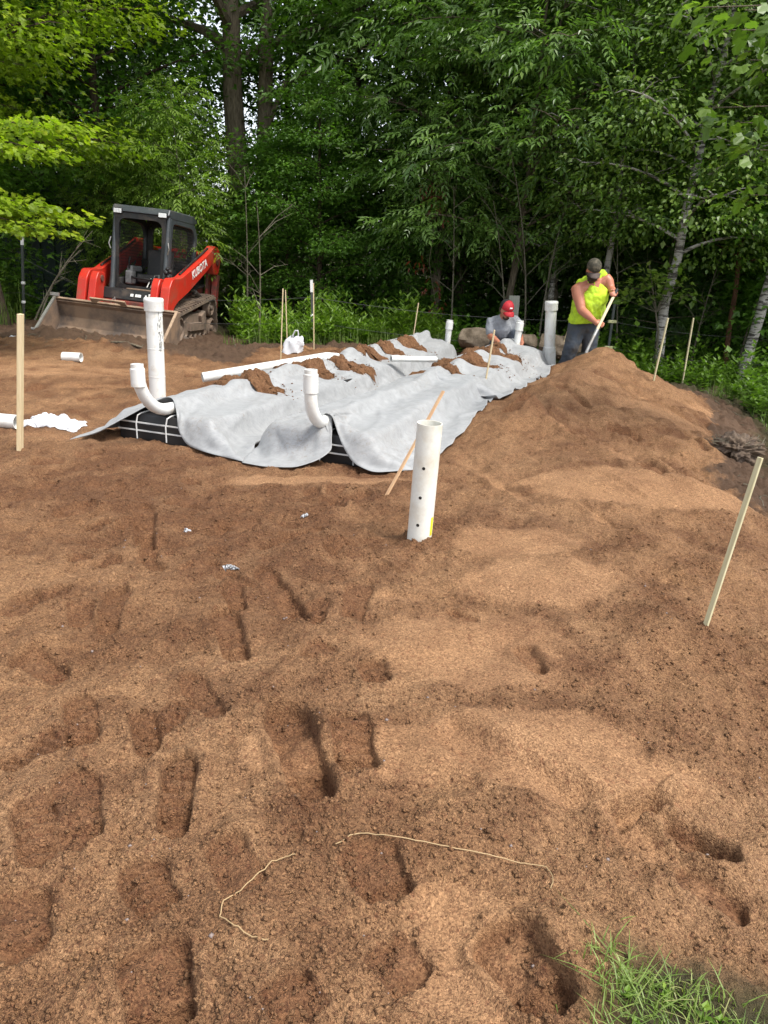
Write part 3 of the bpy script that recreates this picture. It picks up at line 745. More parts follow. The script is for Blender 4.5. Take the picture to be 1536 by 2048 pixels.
def sheet(name, label, row, front, s_end, tl, tr, seed, res=.034, steps=130, slack=1.03, back=None, lift=0.0, apex=.34, pin=12):
    """a sheet of fabric let fall over its row: front edge given, the rest finds its own folds"""
    q = np.random.default_rng(seed)
    f = np.array(front, float)
    L = np.concatenate([[0], np.cumsum(np.linalg.norm(np.diff(f, axis=0), axis=1))])
    nu = int(L[-1] / res) + 1
    v = np.linspace(0, 1, nu)
    fe = np.stack([np.interp(v * L[-1], L, f[:, k]) for k in range(3)], 1)
    for _ in range(2): fe[1:-1] = .5 * fe[1:-1] + .25 * (fe[:-2] + fe[2:])
    s0 = f[:, 0].min()
    ns = int((s_end - s0) / res)
    W = np.zeros((ns, nu, 3))
    for k in range(ns):
        a = k / (ns - 1)
        ends = back(v) if back else np.full(nu, s_end)
        s = fe[:, 0] * (1 - a) + ends * a
        sl_, sr_ = np.interp(s, *tl), np.interp(s, *tr)
        t = sl_ + (sr_ - sl_) * v
        o = OA if row == 'A' else OB
        T = np.maximum(np.abs(sl_), np.abs(sr_))
        tz = apex * np.clip(1 - (np.abs(t) / np.where(t < 0, np.abs(sl_) + .02, np.abs(sr_) + .02)) ** 1.5, 0, 1)
        bl = float(smooth01(np.array(1 - (s.mean() - s0) / .5))) if k else 1.0
        t = fe[:, 1] * bl + t * (1 - bl)
        x = o[0] + AX[0] * s + LX[0] * t; y = o[1] + AX[1] * s + LX[1] * t
        z = np.maximum(base_h(x, y) + tz, hf(x, y)) + .015 + lift
        if k: z = (base_h(x, y) + fe[:, 2]) * bl + z * (1 - bl)
        else: z = base_h(x, y) + fe[:, 2]
        W[k, :, 0] = x; W[k, :, 1] = y; W[k, :, 2] = z
    K_ = int(.62 / res)
    if pin:
        for k in range(1, K_): W[k] = W[0] + (W[K_] - W[0]) * (k / K_)
    X = W.copy(); prev = X.copy()
    wrinkle = 1 + (slack - 1) * (1 + .9 * fbm(np.arange(nu)[None] * .06 + seed, np.arange(ns)[:, None] * .05, 2))
    if pin: wrinkle[:K_] = 1 + (wrinkle[:K_] - 1) * np.linspace(0, 1, K_)[:, None] ** 2
    def rest(di, dj):
        A = X[:ns - di, max(0, -dj):nu - max(0, dj)]; B = X[di:, max(0, dj):nu + min(0, dj)]
        return np.linalg.norm(A - B, axis=2) * (wrinkle[:ns - di, max(0, -dj):nu - max(0, dj)])
    cons = []
    for di, dj, st in ((1, 0, 1), (0, 1, 1), (1, 1, .7), (1, -1, .7), (2, 0, .16), (0, 2, .16), (4, 0, .04), (0, 4, .04)):
        cons.append((di, dj, st, rest(di, dj)))
    inv = np.ones((ns, nu)); inv[0, :] = 0; inv[:pin, 0] = 0
    X[1:] += q.normal(0, .002, X[1:].shape)
    for it in range(steps):
        vel = (X - prev) * (.96 if it < steps * .7 else .85); prev = X.copy()
        vel[..., 2] -= .0009
        X = X + vel * inv[..., None]
        for _ in range(5):
            for di, dj, st, r_ in cons:
                # Jacobi in two interleaved halves
                for par in (0, 1):
                    a0 = slice(0, ns - di); b0 = slice(di, ns)
                    a1 = slice(max(0, -dj), nu - max(0, dj)); b1 = slice(max(0, dj), nu + min(0, dj))
                    A = X[a0, a1]; B = X[b0, b1]; wa = inv[a0, a1]; wb = inv[b0, b1]
                    d = B - A; ln = np.linalg.norm(d, axis=2) + 1e-9
                    idx = (np.arange(A.shape[0])[:, None] // max(1, di) if di else np.arange(A.shape[1])[None, :] // max(1, abs(dj))) % 2 == par
                    idx = np.broadcast_to(idx, ln.shape)
                    cst = (ln - r_) / ln * st / np.maximum(wa + wb, 1e-6) * idx
                    cst = cst[..., None] * d
                    X[a0, a1] += cst * wa[..., None]; X[b0, b1] -= cst * wb[..., None]
            h_ = hf(X[..., 0], X[..., 1]) + .007 + lift
            hit = (X[..., 2] < h_) & (inv > 0)
            X[..., 2] = np.where(hit, h_, X[..., 2])
            for k in (0, 1): X[..., k] = np.where(hit, X[..., k] * .35 + prev[..., k] * .65, X[..., k])
    # pressed creases left from the roll
    gu = np.gradient(X, axis=1); gs_ = np.gradient(X, axis=0); nn = np.cross(gu, gs_); nn /= np.linalg.norm(nn, axis=2, keepdims=True) + 1e-9
    nn *= np.sign(nn[..., 2:3] + 1e-6)
    uu, vv = np.meshgrid(np.arange(nu) * res, np.arange(ns) * res)
    def crease(a_, f_, sd__): return np.maximum(0, .16 - np.abs(perlin((uu * math.cos(a_) + vv * math.sin(a_)) * f_ + sd__, (vv * math.cos(a_) - uu * math.sin(a_)) * f_ * .28 + sd__ * 2))) / .16
    edge_ = smooth01(np.minimum(vv, 1) / .15)
    X = X + nn * ((.016 * crease(.5, 2.6, seed + .3) + .012 * crease(-.6, 3.6, seed + 4.1) + .010 * crease(1.3, 2.2, seed + 8.7)) * edge_)[..., None]
    ii, jj = np.meshgrid(np.arange(ns - 1), np.arange(nu - 1), indexing='ij')
    Fm = np.stack([ii * nu + jj, ii * nu + jj + 1, (ii + 1) * nu + jj + 1, (ii + 1) * nu + jj], -1).reshape(-1, 4)
    o = np_mesh(name, X.reshape(-1, 3), Fm, M['fabric'], smooth=True)
    sm = o.modifiers.new('subdivide', 'SUBSURF'); sm.levels = 1; sm.render_levels = 1
    so_ = o.modifiers.new('thickness', 'SOLIDIFY'); so_.thickness = .0025; so_.offset = 0
    tag(o, label, 'fabric sheet', 'grey geotextile sheets draped over the rows')
    return X

FA = [(-.34, -.66, .01), (-.20, -.50, .06), (-.06, -.30, .19), (.16, -.10, .335), (.14, .0, .345), (.05, .10, .26), (-.04, .17, .13), (-.07, .27, .03), (-.12, .48, .015), (-.20, .86, .015)]
FB = [(-.34, -.45, .012), (-.36, -.25, .012), (-.30, -.02, .02), (-.17, .10, .06), (-.04, .16, .12), (.04, .06, .24), (.14, -.03, .345), (.12, .06, .35), (.03, .14, .27), (-.03, .22, .16), (-.10, .34, .05), (-.14, .52, .012), (.03, .78, .015)]
XA = sheet('geotextile_sheet', 'grey fabric sheet over the left row, its front corner trailing out to the left', 'A', FA, 6.15,
      ([-.4, .6, 1.2, 6], [-.66, -.70, -.74, -.72]), ([-.4, 0, 1, 6], [.86, .86, .80, .78]), 1)
XB = sheet('geotextile_sheet', 'grey fabric sheet over the front of the right row, behind the perforated upright pipe', 'B', FB, 2.95,
      ([-.4, 0, .5, 3], [-.45, -.52, -.64, -.70]), ([-.4, 0, 1, 1.8, 2.4, 3], [.78, .80, .86, .80, .72, .70]), 2, lift=.006, apex=.37, back=lambda v: 2.72 + .22 * np.sin(v * 3.1) - .25 * np.clip(v - .7, 0, 1))
FB2 = [(2.52, -.68, .05), (2.5, -.3, .24), (2.45, 0, .32), (2.5, .25, .24), (2.62, .5, .07), (2.5, .72, .06)]
XC = sheet('geotextile_sheet', 'rumpled grey fabric sheet at the far end of the right row, before the kneeling man', 'B', FB2, 6.1,
      ([2.4, 6.1], [-.68, -.66]), ([2.4, 4, 6.1], [.80, .84, .72]), 3, lift=-.002, slack=1.05, apex=.39, pin=0)

sheet_pts = np.concatenate([XA.reshape(-1, 3), XB.reshape(-1, 3), XC.reshape(-1, 3)])
def fab_z(x, y, rad=.06):
    d = np.hypot(sheet_pts[:, 0] - x, sheet_pts[:, 1] - y)
    m = d < rad
    return float(sheet_pts[m, 2].max()) if m.any() else G(x, y)

def heap(row, s, t, ra, rb, h, label, seed):
    n = 30; q = random.Random(seed)
    c = RW(row, s, t)
    V, Fm = [], []
    th0 = q.uniform(0, 6)
    for i in range(n + 1):
        for j in range(n + 1):
            u, v = i / n * 2 - 1, j / n * 2 - 1
            # square to disc
            du, dv = u * math.sqrt(1 - v * v / 2), v * math.sqrt(1 - u * u / 2)
            V.append((du, dv))
    U = np.array(V)
    rr = np.hypot(U[:, 0], U[:, 1]); an = np.arctan2(U[:, 1], U[:, 0])
    wobf = 1 + .18 * np.sin(an * 2 + th0) + .5 * fbm(np.cos(an) * 2.2 + seed, np.sin(an) * 2.2, 4, .7)
    S_ = s + U[:, 0] * ra * wobf; T_ = t + U[:, 1] * rb * wobf
    o = OA if row == 'A' else OB
    x = o[0] + AX[0] * S_ + LX[0] * T_; y = o[1] + AX[1] * S_ + LX[1] * T_
    zf = np.array([fab_z(a, b, .035) for a, b in zip(x, y)])
    lum = fbm(x * 9 + seed, y * 9, 4, .6)
    z = zf - .012 + (h + .012) * np.sqrt(np.clip(1 - rr ** 2.2, 0, 1)) * (1 + .6 * lum) + .022 * fbm(x * 22, y * 22, 3, .7) * (rr < .97)
    Fm = [(i * (n + 1) + j, i * (n + 1) + j + 1, (i + 1) * (n + 1) + j + 1, (i + 1) * (n + 1) + j) for i in range(n) for j in range(n)]
    ob = np_mesh('sand_heap', np.stack([x, y, z], 1), np.array(Fm)[:, ::-1], M['sand'], smooth=True, attrs=dict(smooth=rr * 0, damp=rr * 0 + .75, soil=rr * 0, litter=rr * 0))
    if ob.data.polygons[n * n // 2].normal.z < 0: ob.data.flip_normals()
    tag(ob, label, 'sand heap', 'heaps of sand weighting the fabric')
HL = ['nearest sand heap on the left fabric row, behind the front elbow pipe', 'sand heap on the left row beside the end of the long leaning pipe', 'sand heap in a fabric pocket left of the short lying pipe',
      'sand heap on the left row just beyond the lying pipe', 'narrow sand heap on the left row toward its far end', 'farthest sand heap on the left row, beside the small far elbow pipe',
      'small sand heap on the right row nearest to the camera', 'long sand heap on the right row left of the leaning lath', 'sand heap on the right row nearest the tall capped far pipe', 'sand heap under the hands of the kneeling man']
for k, (h_, lb) in enumerate(zip(HEAPS, HL)): heap(*h_, lb, 40 + k)

# crumbs spilled over the fabric round the heaps
q_ = np.random.default_rng(77); cr = []
for row, s, t, ra, rb, h in HEAPS:
    n_ = 170; a_ = q_.random(n_) * 6.28; r__ = 1 + np.abs(q_.normal(0, .35, n_))
    for a1, r1 in zip(a_, r__):
        w_p = RW(row, s + ra * r1 * math.cos(a1), t + rb * r1 * math.sin(a1)); cr.append((w_p.x, w_p.y, fab_z(w_p.x, w_p.y, .03)))
cr = np.array(cr); m_ = len(cr); sz_ = .003 + .010 * q_.random(m_) ** 3
oc = np.array([(1, 0, 0), (0, 1, 0), (-1, 0, 0), (0, -1, 0), (0, 0, .8), (0, 0, -.6)], float)
tr_ = np.array([(0, 1, 4), (1, 2, 4), (2, 3, 4), (3, 0, 4), (1, 0, 5), (2, 1, 5), (3, 2, 5), (0, 3, 5)])
Vc = (cr[:, None] + oc[None] * sz_[:, None, None] * (1 + .5 * (q_.random((m_, 6, 1)) - .5))).reshape(-1, 3)
zz_ = np.zeros(len(Vc))
tag(np_mesh('spilled_sand', Vc, (tr_[None] + (np.arange(m_) * 6)[:, None, None]).reshape(-1, 3), M['sand'], smooth=True, attrs=dict(smooth=zz_, damp=zz_ + .6, soil=zz_, litter=zz_, pale=zz_)),
    'crumbs of sand spilled over the grey fabric around the heaps', 'sand', kind='stuff')

# ---------------------------------------------------------------- pipes
def hollow(mb, a, b, r, th=.006, n=28):
    a = Vector(a); b = Vector(b); ax = b - a; L = ax.length
    mb.lathe([(r, 0), (r, L), (r - th, L), (r - th, 0.0)], a, ax, n, cap=False)
def sweep(row, words, s_v, top_z, group='upright white pipes and elbows', rr=.047, R=.30, z0=.285, t=.0, s_in=.35):
    base = RW(row, s_v, t)
    gz = float(base_h(base.x, base.y)[0])
    th = thing('elbow_pipe', words, 'pipe', (base.x, base.y, gz), (0, 0, -ROW_ROT), group)
    pts = [(0, s_in - s_v, z0 + .0), (0, R + .06, z0)]
    for k in range(1, 9):
        a = k / 8 * math.pi / 2
        pts.append((0, R - R * math.sin(a), z0 + R - R * math.cos(a) - (0)))
    pts.append((0, 0, top_z - .15))
    MB().tube(pts, rr, 20).build('sweep_bend', M['pvc'], th, smooth=True)
    MB().lathe([(rr, 0), (rr * 1.15, .004), (rr * 1.15, .135), (rr * 1.05, .14)], (0, 0, top_z - .17), (0, 0, 1), 24).build('coupling', M['pvc'], th, smooth=True)
    m = MB(); m.lathe([(rr * 1.0, 0), (rr * 1.0, .035), (rr * .86, .035), (rr * .86, .0)], (0, 0, top_z - .035), (0, 0, 1), 24, cap=False)
    m.build('pipe_end', M['pvc'], th, smooth=True)
    return th
sweep('A', 'white elbow pipe at the front of the left row, beside the tall scuffed pipe', -.26, .66, R=.34, z0=.265)
eb = sweep('B', 'white elbow pipe sticking up at the front of the right row', -.10, .70, R=.22, z0=.28)

def straight(words, a, b, r, mats, cap=True, base=False, group=None, name='upright_pipe', rings=()):
    a = Vector(a); b = Vector(b); L = (b - a).length
    th = thing(name, words, 'pipe', a, (0, 0, 0), group)
    th.rotation_mode = 'QUATERNION'; th.rotation_quaternion = (b - a).to_track_quat('Z', 'Y')
    m = MB(); hollow(m, (0, 0, -.15 if not cap or base else -.12), (0, 0, L), r, .006, 36); m.build('pipe_wall', mats, th, smooth=True)
    for z in rings:
        MB().lathe([(r, 0), (r * 1.02, .003), (r * 1.02, .012), (r, .015)], (0, 0, z), (0, 0, 1), 32, cap=False).build('joint_ring', M['pvc'], th, smooth=True)
    if cap:
        MB().lathe([(r * 1.16, 0), (r * 1.18, .01), (r * 1.18, .085), (r * 1.20, .09), (r * 1.20, .115), (r * 1.1, .125)], (0, 0, L - .10), (0, 0, 1), 36).build('end_cap', M['pvc'], th, smooth=True)
    if base:
        m = MB()
        m.lathe([(r * 1.0, .26), (r * 1.1, .255), (r * 1.12, .22), (r * 1.3, 0)], (0, 0, 0), (0, 0, 1), 36, cap=False)
        m.build('base_sleeve', M['pvc'], th, smooth=True)
        for k in range(16):
            a_ = k / 16 * 2 * math.pi
            MB().bar((r * 1.32 * math.cos(a_), r * 1.32 * math.sin(a_), 0), (r * 1.14 * math.cos(a_), r * 1.14 * math.sin(a_), .22), .004, .006).build('rib', M['pvc'], th)
    return th
b1 = P(316, 797, .0)
p1 = straight('tall scuffed white pipe with a cap, standing left of the fabric rows', (b1.x, b1.y, 0), D(307, 601, b1.y), .081, M['pvc'], rings=(.22, .50), group='upright white pipes and elbows')
q = random.Random(4)
m = MB()
for k in range(7):        # row of small printed marks down the side of the pipe
    z = .07 + k * .017; a_ = -1.35
    for j in range(3):
        aa = a_ + j * .06
        if q.random() < .75: m.bar((.0822 * math.cos(aa), .0822 * math.sin(aa), z), (.0822 * math.cos(aa), .0822 * math.sin(aa), z + .011), .003, .0015)
tag(m.build('printed_marks', M['ink'], p1), kind='stuff')
m = MB()
for k in range(60):       # black rub marks down the left side
    z = .45 + abs(q.gauss(0, .25)); aa = q.gauss(-2.25, .17)
    if z > .86: continue
    m.bar((.0818 * math.cos(aa), .0818 * math.sin(aa), z), (.0818 * math.cos(aa + .01), .0818 * math.sin(aa + .01), z + q.uniform(.008, .04)), q.uniform(.003, .009), .001)
tag(m.build('rub_marks', M['ink'], p1), kind='stuff')
b7 = P(1097, 728, .05)
straight('tall white capped pipe with a ribbed base at the far end of the right row', (b7.x, b7.y, .04), D(1103, 606, b7.y - .02), .078, M['pvc'], base=True, group='upright white pipes and elbows')
def capped_small(px, py0, px1, py1, y, words):
    a = D(px, py0, y); b = D(px1, py1, y)
    th = thing('riser_pipe', words, 'pipe', a, group='upright white pipes and elbows')
    th.rotation_mode = 'QUATERNION'; th.rotation_quaternion = (b - a).to_track_quat('Z', 'Y'); L = (b - a).length
    MB().tube([(0, 0, -.15), (0, 0, L - .05)], .045, 20).build('pipe_wall', M['pvc'], th, smooth=True)
    MB().lathe([(.045, 0), (.055, .005), (.055, .11), (.048, .115)], (0, 0, L - .14), (0, 0, 1), 20).build('coupling', M['pvc'], th, smooth=True)
    MB().lathe([(.047, 0), (.047, .03), (.038, .03), (.038, 0)], (0, 0, L - .03), (0, 0, 1), 20, cap=False).build('pipe_end', M['pvc'], th, smooth=True)
capped_small(895, 682, 900, 640, 11.75, 'short white pipe at the far end of the left row, left of the kneeling man')
capped_small(1034, 684, 1041, 641, 11.0, 'short white pipe rising in front of the kneeling man\'s arm')
# the perforated pipe in front
b4 = PG(838, 1082); t4 = D(860, 846, b4.y - .02)
p4 = straight('open perforated white pipe with three dark holes leaning in the foreground sand', b4, t4, .0665, M['pvc_old'], cap=False)
p4R = p4.rotation_quaternion.to_matrix()
camdir = p4R.inverted() @ (CAM - (b4 + t4) / 2).normalized()
a_c = math.atan2(camdir.y, camdir.x)
L4 = (t4 - b4).length
for fr in (.655, .41, .175):
    aa = a_c - .22 + .06 * (fr > .5)
    d = Vector((math.cos(aa), math.sin(aa), 0))
    MB().lathe([(.0085, 0), (.0085, .0075)], d * .0598 + Vector((0, 0, L4 * fr)), d, 18).build('hole_shade_disc', M['black'], p4)  # black disc stands for the shade inside the hole
m = MB(); r4 = .0668
for k in range(5):
    a0, a1 = a_c + .93 + k * .08, a_c + .93 + (k + 1) * .08
    m.add([(r4 * math.cos(a0), r4 * math.sin(a0), .05), (r4 * math.cos(a1), r4 * math.sin(a1), .05), (r4 * math.cos(a1), r4 * math.sin(a1), .155), (r4 * math.cos(a0), r4 * math.sin(a0), .155)], [(0, 1, 2, 3)])
m.build('yellow_label', M['yellow'], p4)
# lying pipes
def lying(words, a, b, r, pointed=False, name='lying_pipe', mat='pvc'):
    a = Vector(a); b = Vector(b)
    th = thing(name, words, 'pipe', a); th.rotation_mode = 'QUATERNION'; th.rotation_quaternion = (b - a).to_track_quat('Z', 'Y'); L = (b - a).length
    m = MB(); hollow(m, (0, 0, 0), (0, 0, L), r, .005, 24); m.build('pipe_wall', M[mat], th, smooth=True)
    MB().lathe([(r * .9, 0), (r * .9, .02)], (0, 0, .03), (0, 0, 1), 20).build('bore_shade_disc', M['black'], th)  # black disc added for the shade inside the pipe mouth
    if pointed:
        MB().lathe([(r, 0), (r * .92, .03), (r * .45, .14), (r * .3, .16)], (0, 0, L), (0, 0, 1), 20).build('tapered_end', M[mat], th, smooth=True)
    return th
la = P(405, 755, .18); lb_ = P(652, 714, .36)
lying('long white pipe lying on the left edge of the left row, its end tapering off', la, lb_, .052, True)
lc = D(782, 717, 9.25); ld = D(872, 719, 9.5)
lying('short white pipe lying across the gap between the two rows', lc, ld, .036)
q0 = PG(127, 722); 
lying('stub of white pipe lying on the sand in front of the loader bucket', (q0.x, q0.y, q0.z + .055), (q0.x + .235, q0.y - .02, q0.z + .055), .058, name='pipe_stub')
q0 = PG(36, 856)
lying('stub of white pipe at the left picture edge beside the thick stake', (q0.x - .21, q0.y + .03, q0.z + .055), (q0.x + .0, q0.y, q0.z + .05), .06, name='pipe_stub')
q0 = PG(345, 716)
MB().tube([(q0.x, q0.y, q0.z + .01), (q0.x + .08, q0.y + .03, q0.z + .015), (q0.x + .2, q0.y, q0.z + .01)], .012, 8).build('pipe_scrap', M['pvc'])
tag(bpy.context.scene.objects['pipe_scrap'], 'thin white scrap lying on the sand right of the tall scuffed pipe', 'scrap')

# ---------------------------------------------------------------- laths and stakes
def stake(px0, py0, px1, py1, words, wd=.028, mat='lath', dy=0.0, group='wooden laths marking the bed', base=None, th=None):
    a = base or PG(px0, py0); b = D(px1, py1, a.y + dy)
    d = (b - a).normalized(); a = a - d * .12
    o = MB().bar((0, 0, 0), (0, 0, (b - a).length), wd, th or wd * .45, up=(0, 1, 0)).build('wooden_stake', M[mat], bevel=.0015, seg=1)
    o.location = a; o.rotation_mode = 'QUATERNION'; o.rotation_quaternion = (b - a).to_track_quat('Z', 'Y')
    return tag(o, words, 'stake', group)
stake(40, 905, 41, 628, 'thick pale stake standing at the left edge of the picture', .052, th=.03)
stake(561, 735, 566, 577, 'left lath of the close pair standing behind the long lying pipe', .026)
stake(575, 702, 571, 580, 'right lath of the close pair, farther back beside the white bag', .026)
stake(628, 700, 627, 566, 'lath right of the white bag, next to the thin fence post', .03)
stake(824, 686, 837, 606, 'lath leaning right behind the left row, against the dark trees', .036, base=D(824, 690, 12.3))
stake(968, 800, 989, 660, 'lath leaning right out of the fabric, left of the kneeling man', .034, base=D(969, 775, 8.3))
stake(769, 998, 887, 782, 'reddish topped lath leaning behind the perforated pipe', .024, 'lath_dark', dy=.25)
stake(1405, 1270, 1521, 915, 'long knotty lath leaning right in the foreground sand slope', .024, 'lath_green', dy=.05)
stake(1306, 766, 1336, 636, 'lath leaning right in front of the blotched birch trunk', .032, 'lath_green')
stake(1363, 776, 1387, 636, 'pale lath farthest right at the grass edge, right of the birch', .032, 'lath_green')
stake(1122, 700, 1143, 640, 'short lath leaning behind the tall capped far pipe', .034, base=D(1122, 700, 11.8))

# ---------------------------------------------------------------- litter on the sand
def crumple(name, words, cat, c, rx, ry, h, seed, mat, folds=7.0, n=46, rot=0):
    U, V2 = np.meshgrid(np.linspace(-1, 1, n), np.linspace(-1, 1, n))
    u, v = U.ravel(), V2.ravel()
    rad_ = 1 + .25 * fbm(u * 1.5 + seed, v * 1.5, 3)
    x = u * rx * rad_; y = v * ry * rad_
    e = np.clip(1 - np.maximum(np.abs(u), np.abs(v)) ** 3, 0, 1)
    z = h * e * (.45 + .8 * np.abs(fbm(u * folds * .35 + seed * 3, v * folds * .35, 4, .55))) + .006
    x += .02 * fbm(u * folds, v * folds + 9, 3); y += .02 * fbm(u * folds + 5, v * folds, 3)
    cr, sr = math.cos(rot), math.sin(rot)
    xx = c[0] + x * cr - y * sr; yy = c[1] + x * sr + y * cr
    z = z + ground_full(xx, yy)[0]
    Fm = np.array([(i * n + j, i * n + j + 1, (i + 1) * n + j + 1, (i + 1) * n + j) for i in range(n - 1) for j in range(n - 1)])
    o = np_mesh(name, np.stack([xx, yy, z], 1), Fm, M[mat], smooth=True)
    s_ = o.modifiers.new('thickness', 'SOLIDIFY'); s_.thickness = .001
    return tag(o, words, cat)
q0 = PG(108, 850)
crumple('plastic_bag', 'crumpled white plastic film lying on the sand right of the thick left stake', 'plastic bag', (q0.x, q0.y), .24, .12, .10, 3, 'plasticbag', 3.6, rot=-.15)
q0 = PG(463, 1142)
crumple('plastic_scrap', 'torn white scrap lying on the footprinted sand', 'scrap', (q0.x, q0.y), .034, .010, .02, 8, 'plasticbag', 8, 24, rot=.5)
for k, (a, b, wds) in enumerate(((375, 1058, 'tiny white scrap near the square boot print'), (609, 1036, 'tiny white scrap left of the leaning lath foot'), (28, 681, 'small white lid lying on the dark soil at the far left'))):
    q0 = PG(a, b); crumple('plastic_scrap', wds, 'scrap', (q0.x, q0.y), .018 + .03 * (k == 2), .012 + .02 * (k == 2), .02, 11 + k, 'plasticbag', 5, 12)
# upright white bag with a loop handle behind the lying pipe
q0 = PG(583, 706)
bagt = thing('carrier_bag', 'white carrier bag with a loop handle standing behind the long lying pipe', 'bag', (q0.x, q0.y, q0.z)); bagt.scale = (.8, .8, .88)
n = 30; V = []
for i in range(n + 1):
    for j in range(n):
        zz = i / n; a = j / n * 2 * math.pi
        wv = 1 - .25 * zz - .55 * max(0, zz - .75) * 2 + .10 * math.sin(a * 5 + zz * 6) + .06 * math.sin(a * 9 - zz * 9)
        V.append((.19 * wv * math.cos(a) * (1.15 if math.cos(a) > 0 and zz > .5 else 1) + .07 * zz, .10 * wv * math.sin(a), .27 * zz + .02 * math.sin(a * 4)))
Fq = [(i * n + j, i * n + (j + 1) % n, (i + 1) * n + (j + 1) % n, (i + 1) * n + j) for i in range(n) for j in range(n)]
np_mesh('bag_body', np.array(V), np.array(Fq), M['plasticbag'], bagt, smooth=True)
MB().tube([(.02, 0, .22), (.03, 0, .30), (.07, 0, .37), (.12, 0, .37), (.13, 0, .31), (.10, 0, .22)], .012, 8).build('handle', M['plasticbag'], bagt, smooth=True)

def straw(words, pix):
    pts = []
    for i, (a, b) in enumerate(pix):
        q_ = PG(a, b); pts.append(Vector((q_.x, q_.y, G(q_.x, q_.y) + .008)))
    fine = []
    for a, b in zip(pts, pts[1:]):
        for k in range(5):
            c = a.lerp(b, k / 5); fine.append(Vector((c.x + random.uniform(-.002, .002), c.y + random.uniform(-.002, .002), max(c.z, G(c.x, c.y) + .004))))
    o = MB().tube(fine, [.0015] * len(fine), 6).build('root_strand', M['straw'], smooth=True)
    tag(o, words, 'root')
straw('long pale root strand curving right across the near sand', [(672, 1695), (720, 1684), (800, 1687), (880, 1698), (960, 1712), (1040, 1726), (1090, 1738), (1105, 1765), (1100, 1795)])
straw('bent pale root strand lying in the near sand, lower left of centre', [(592, 1714), (560, 1722), (520, 1750), (480, 1790), (448, 1820), (442, 1848), (470, 1875), (505, 1895), (545, 1906)])

# dark torn root clod on the right bank
q0 = PG(1470, 915)
ct = thing('root_clod', 'dark torn clod of soil and roots on the right bank above the long lath', 'clod', (q0.x, q0.y, G(q0.x, q0.y)))
bmc = bmesh.new(); bmesh.ops.create_icosphere(bmc, subdivisions=5, radius=1)
cm = bpy.data.meshes.new('clod_body'); bmc.to_mesh(cm); bmc.free()
co = np.zeros(len(cm.vertices) * 3, np.float32); cm.vertices.foreach_get('co', co); co = co.reshape(-1, 3)
dd = 1 + .32 * (fbm(co[:, 0] * 2.6, co[:, 1] * 2.6 + 5, 5, .7) + fbm(co[:, 1] * 2.6 + 9, co[:, 2] * 2.6, 5, .7) + fbm(co[:, 2] * 2.6 + 3, co[:, 0] * 2.6 + 7, 5, .7))
co = co * dd[:, None] * np.array([.20, .15, .13]); co[:, 2] += .03
cm.vertices.foreach_set('co', co.ravel()); cm.shade_smooth()
soilm = plain('dark_clod_soil', (0.055, 0.035, 0.024), 0.95, dirt=(0.13, 0.09, 0.06), dirt_amt=0.8, scale=14, bump=0.9, fine=40)
link('clod_body', cm, ct, [soilm])
for k in range(26):
    a = random.uniform(0, 6.3); r0 = .15
    p0 = Vector((.2 * math.cos(a), .13 * math.sin(a), random.uniform(.02, .13)))
    MB().tube([p0, p0 + Vector((random.uniform(-.08, .08), random.uniform(-.08, .08), random.uniform(-.02, .07))), p0 + Vector((random.uniform(-.14, .14), random.uniform(-.1, .1), random.uniform(-.06, .06)))], [.004, .003, .0015], 5).build('root', M['twig'], ct)

# ---------------------------------------------------------------- fence, board and logs at the edge of the wood
fence = thing('wire_fence', 'thin wire fence on steel posts along the edge of the wood', 'fence', (0, 13, 0))
def wpt(v): return (v[0], v[1] - 13, v[2])
FP = []
for px0, py0, px1, py1, y, wt in ((46, 640, 44, 467, 13.4, 1), (200, 690, 200, 560, 13.3, 0), (626, 702, 623, 561, 12.9, 1), (1212, 728, 1229, 608, 12.2, 0), (1496, 800, 1510, 640, 12.6, 0)):
    a = D(px0, py0, y); b = D(px1, py1, y); a.z = G(a.x, a.y) - .1
    po = MB().bar(wpt(a), wpt(b), .035, .03).build('steel_post', M['post'], fence)
    if wt: MB().bar(wpt(b - (b - a).normalized() * .18), wpt(b + Vector((0, 0, .01))), .042, .036).build('white_tip', M['whitetip'], po)
    for fr in ((.76, .4) if px0 == 1212 else (.5, .3)):
        c = a.lerp(b, fr); MB().box(wpt(c), (.13 if px0 == 1212 else .05, .06, .045)).build('insulator', M['insul' if px0 == 1212 else 'whitetip'], po, bevel=.008)
    FP.append((a, b))
for fr in (.76, .4):
    m = MB(); pts = [Vector((-13, 13.6, 1.0 * fr + .3))] + [a.lerp(b, fr) for a, b in FP] + [Vector((9.5, 13, .6 * fr - .2))]
    fine = []
    for a, b in zip(pts, pts[1:]):
        for k in range(6):
            c = a.lerp(b, k / 6); c.z -= .10 * math.sin(math.pi * k / 6) * (b - a).length / 5; c.y -= .03; fine.append(wpt(c))
    m.tube(fine, .003, 5).build('wire', M['wire'], fence)
bd = D(1028, 640, 12.75); bt = D(1029, 592, 12.75)
o = MB().box((0, 0, .38), (.17, .04, .95)).build('grey_board', M['board'], bevel=.004); o.location = (bt.x, bt.y, bt.z - .85); tag(o, 'grey weathered board standing upright behind the kneeling man', 'board')
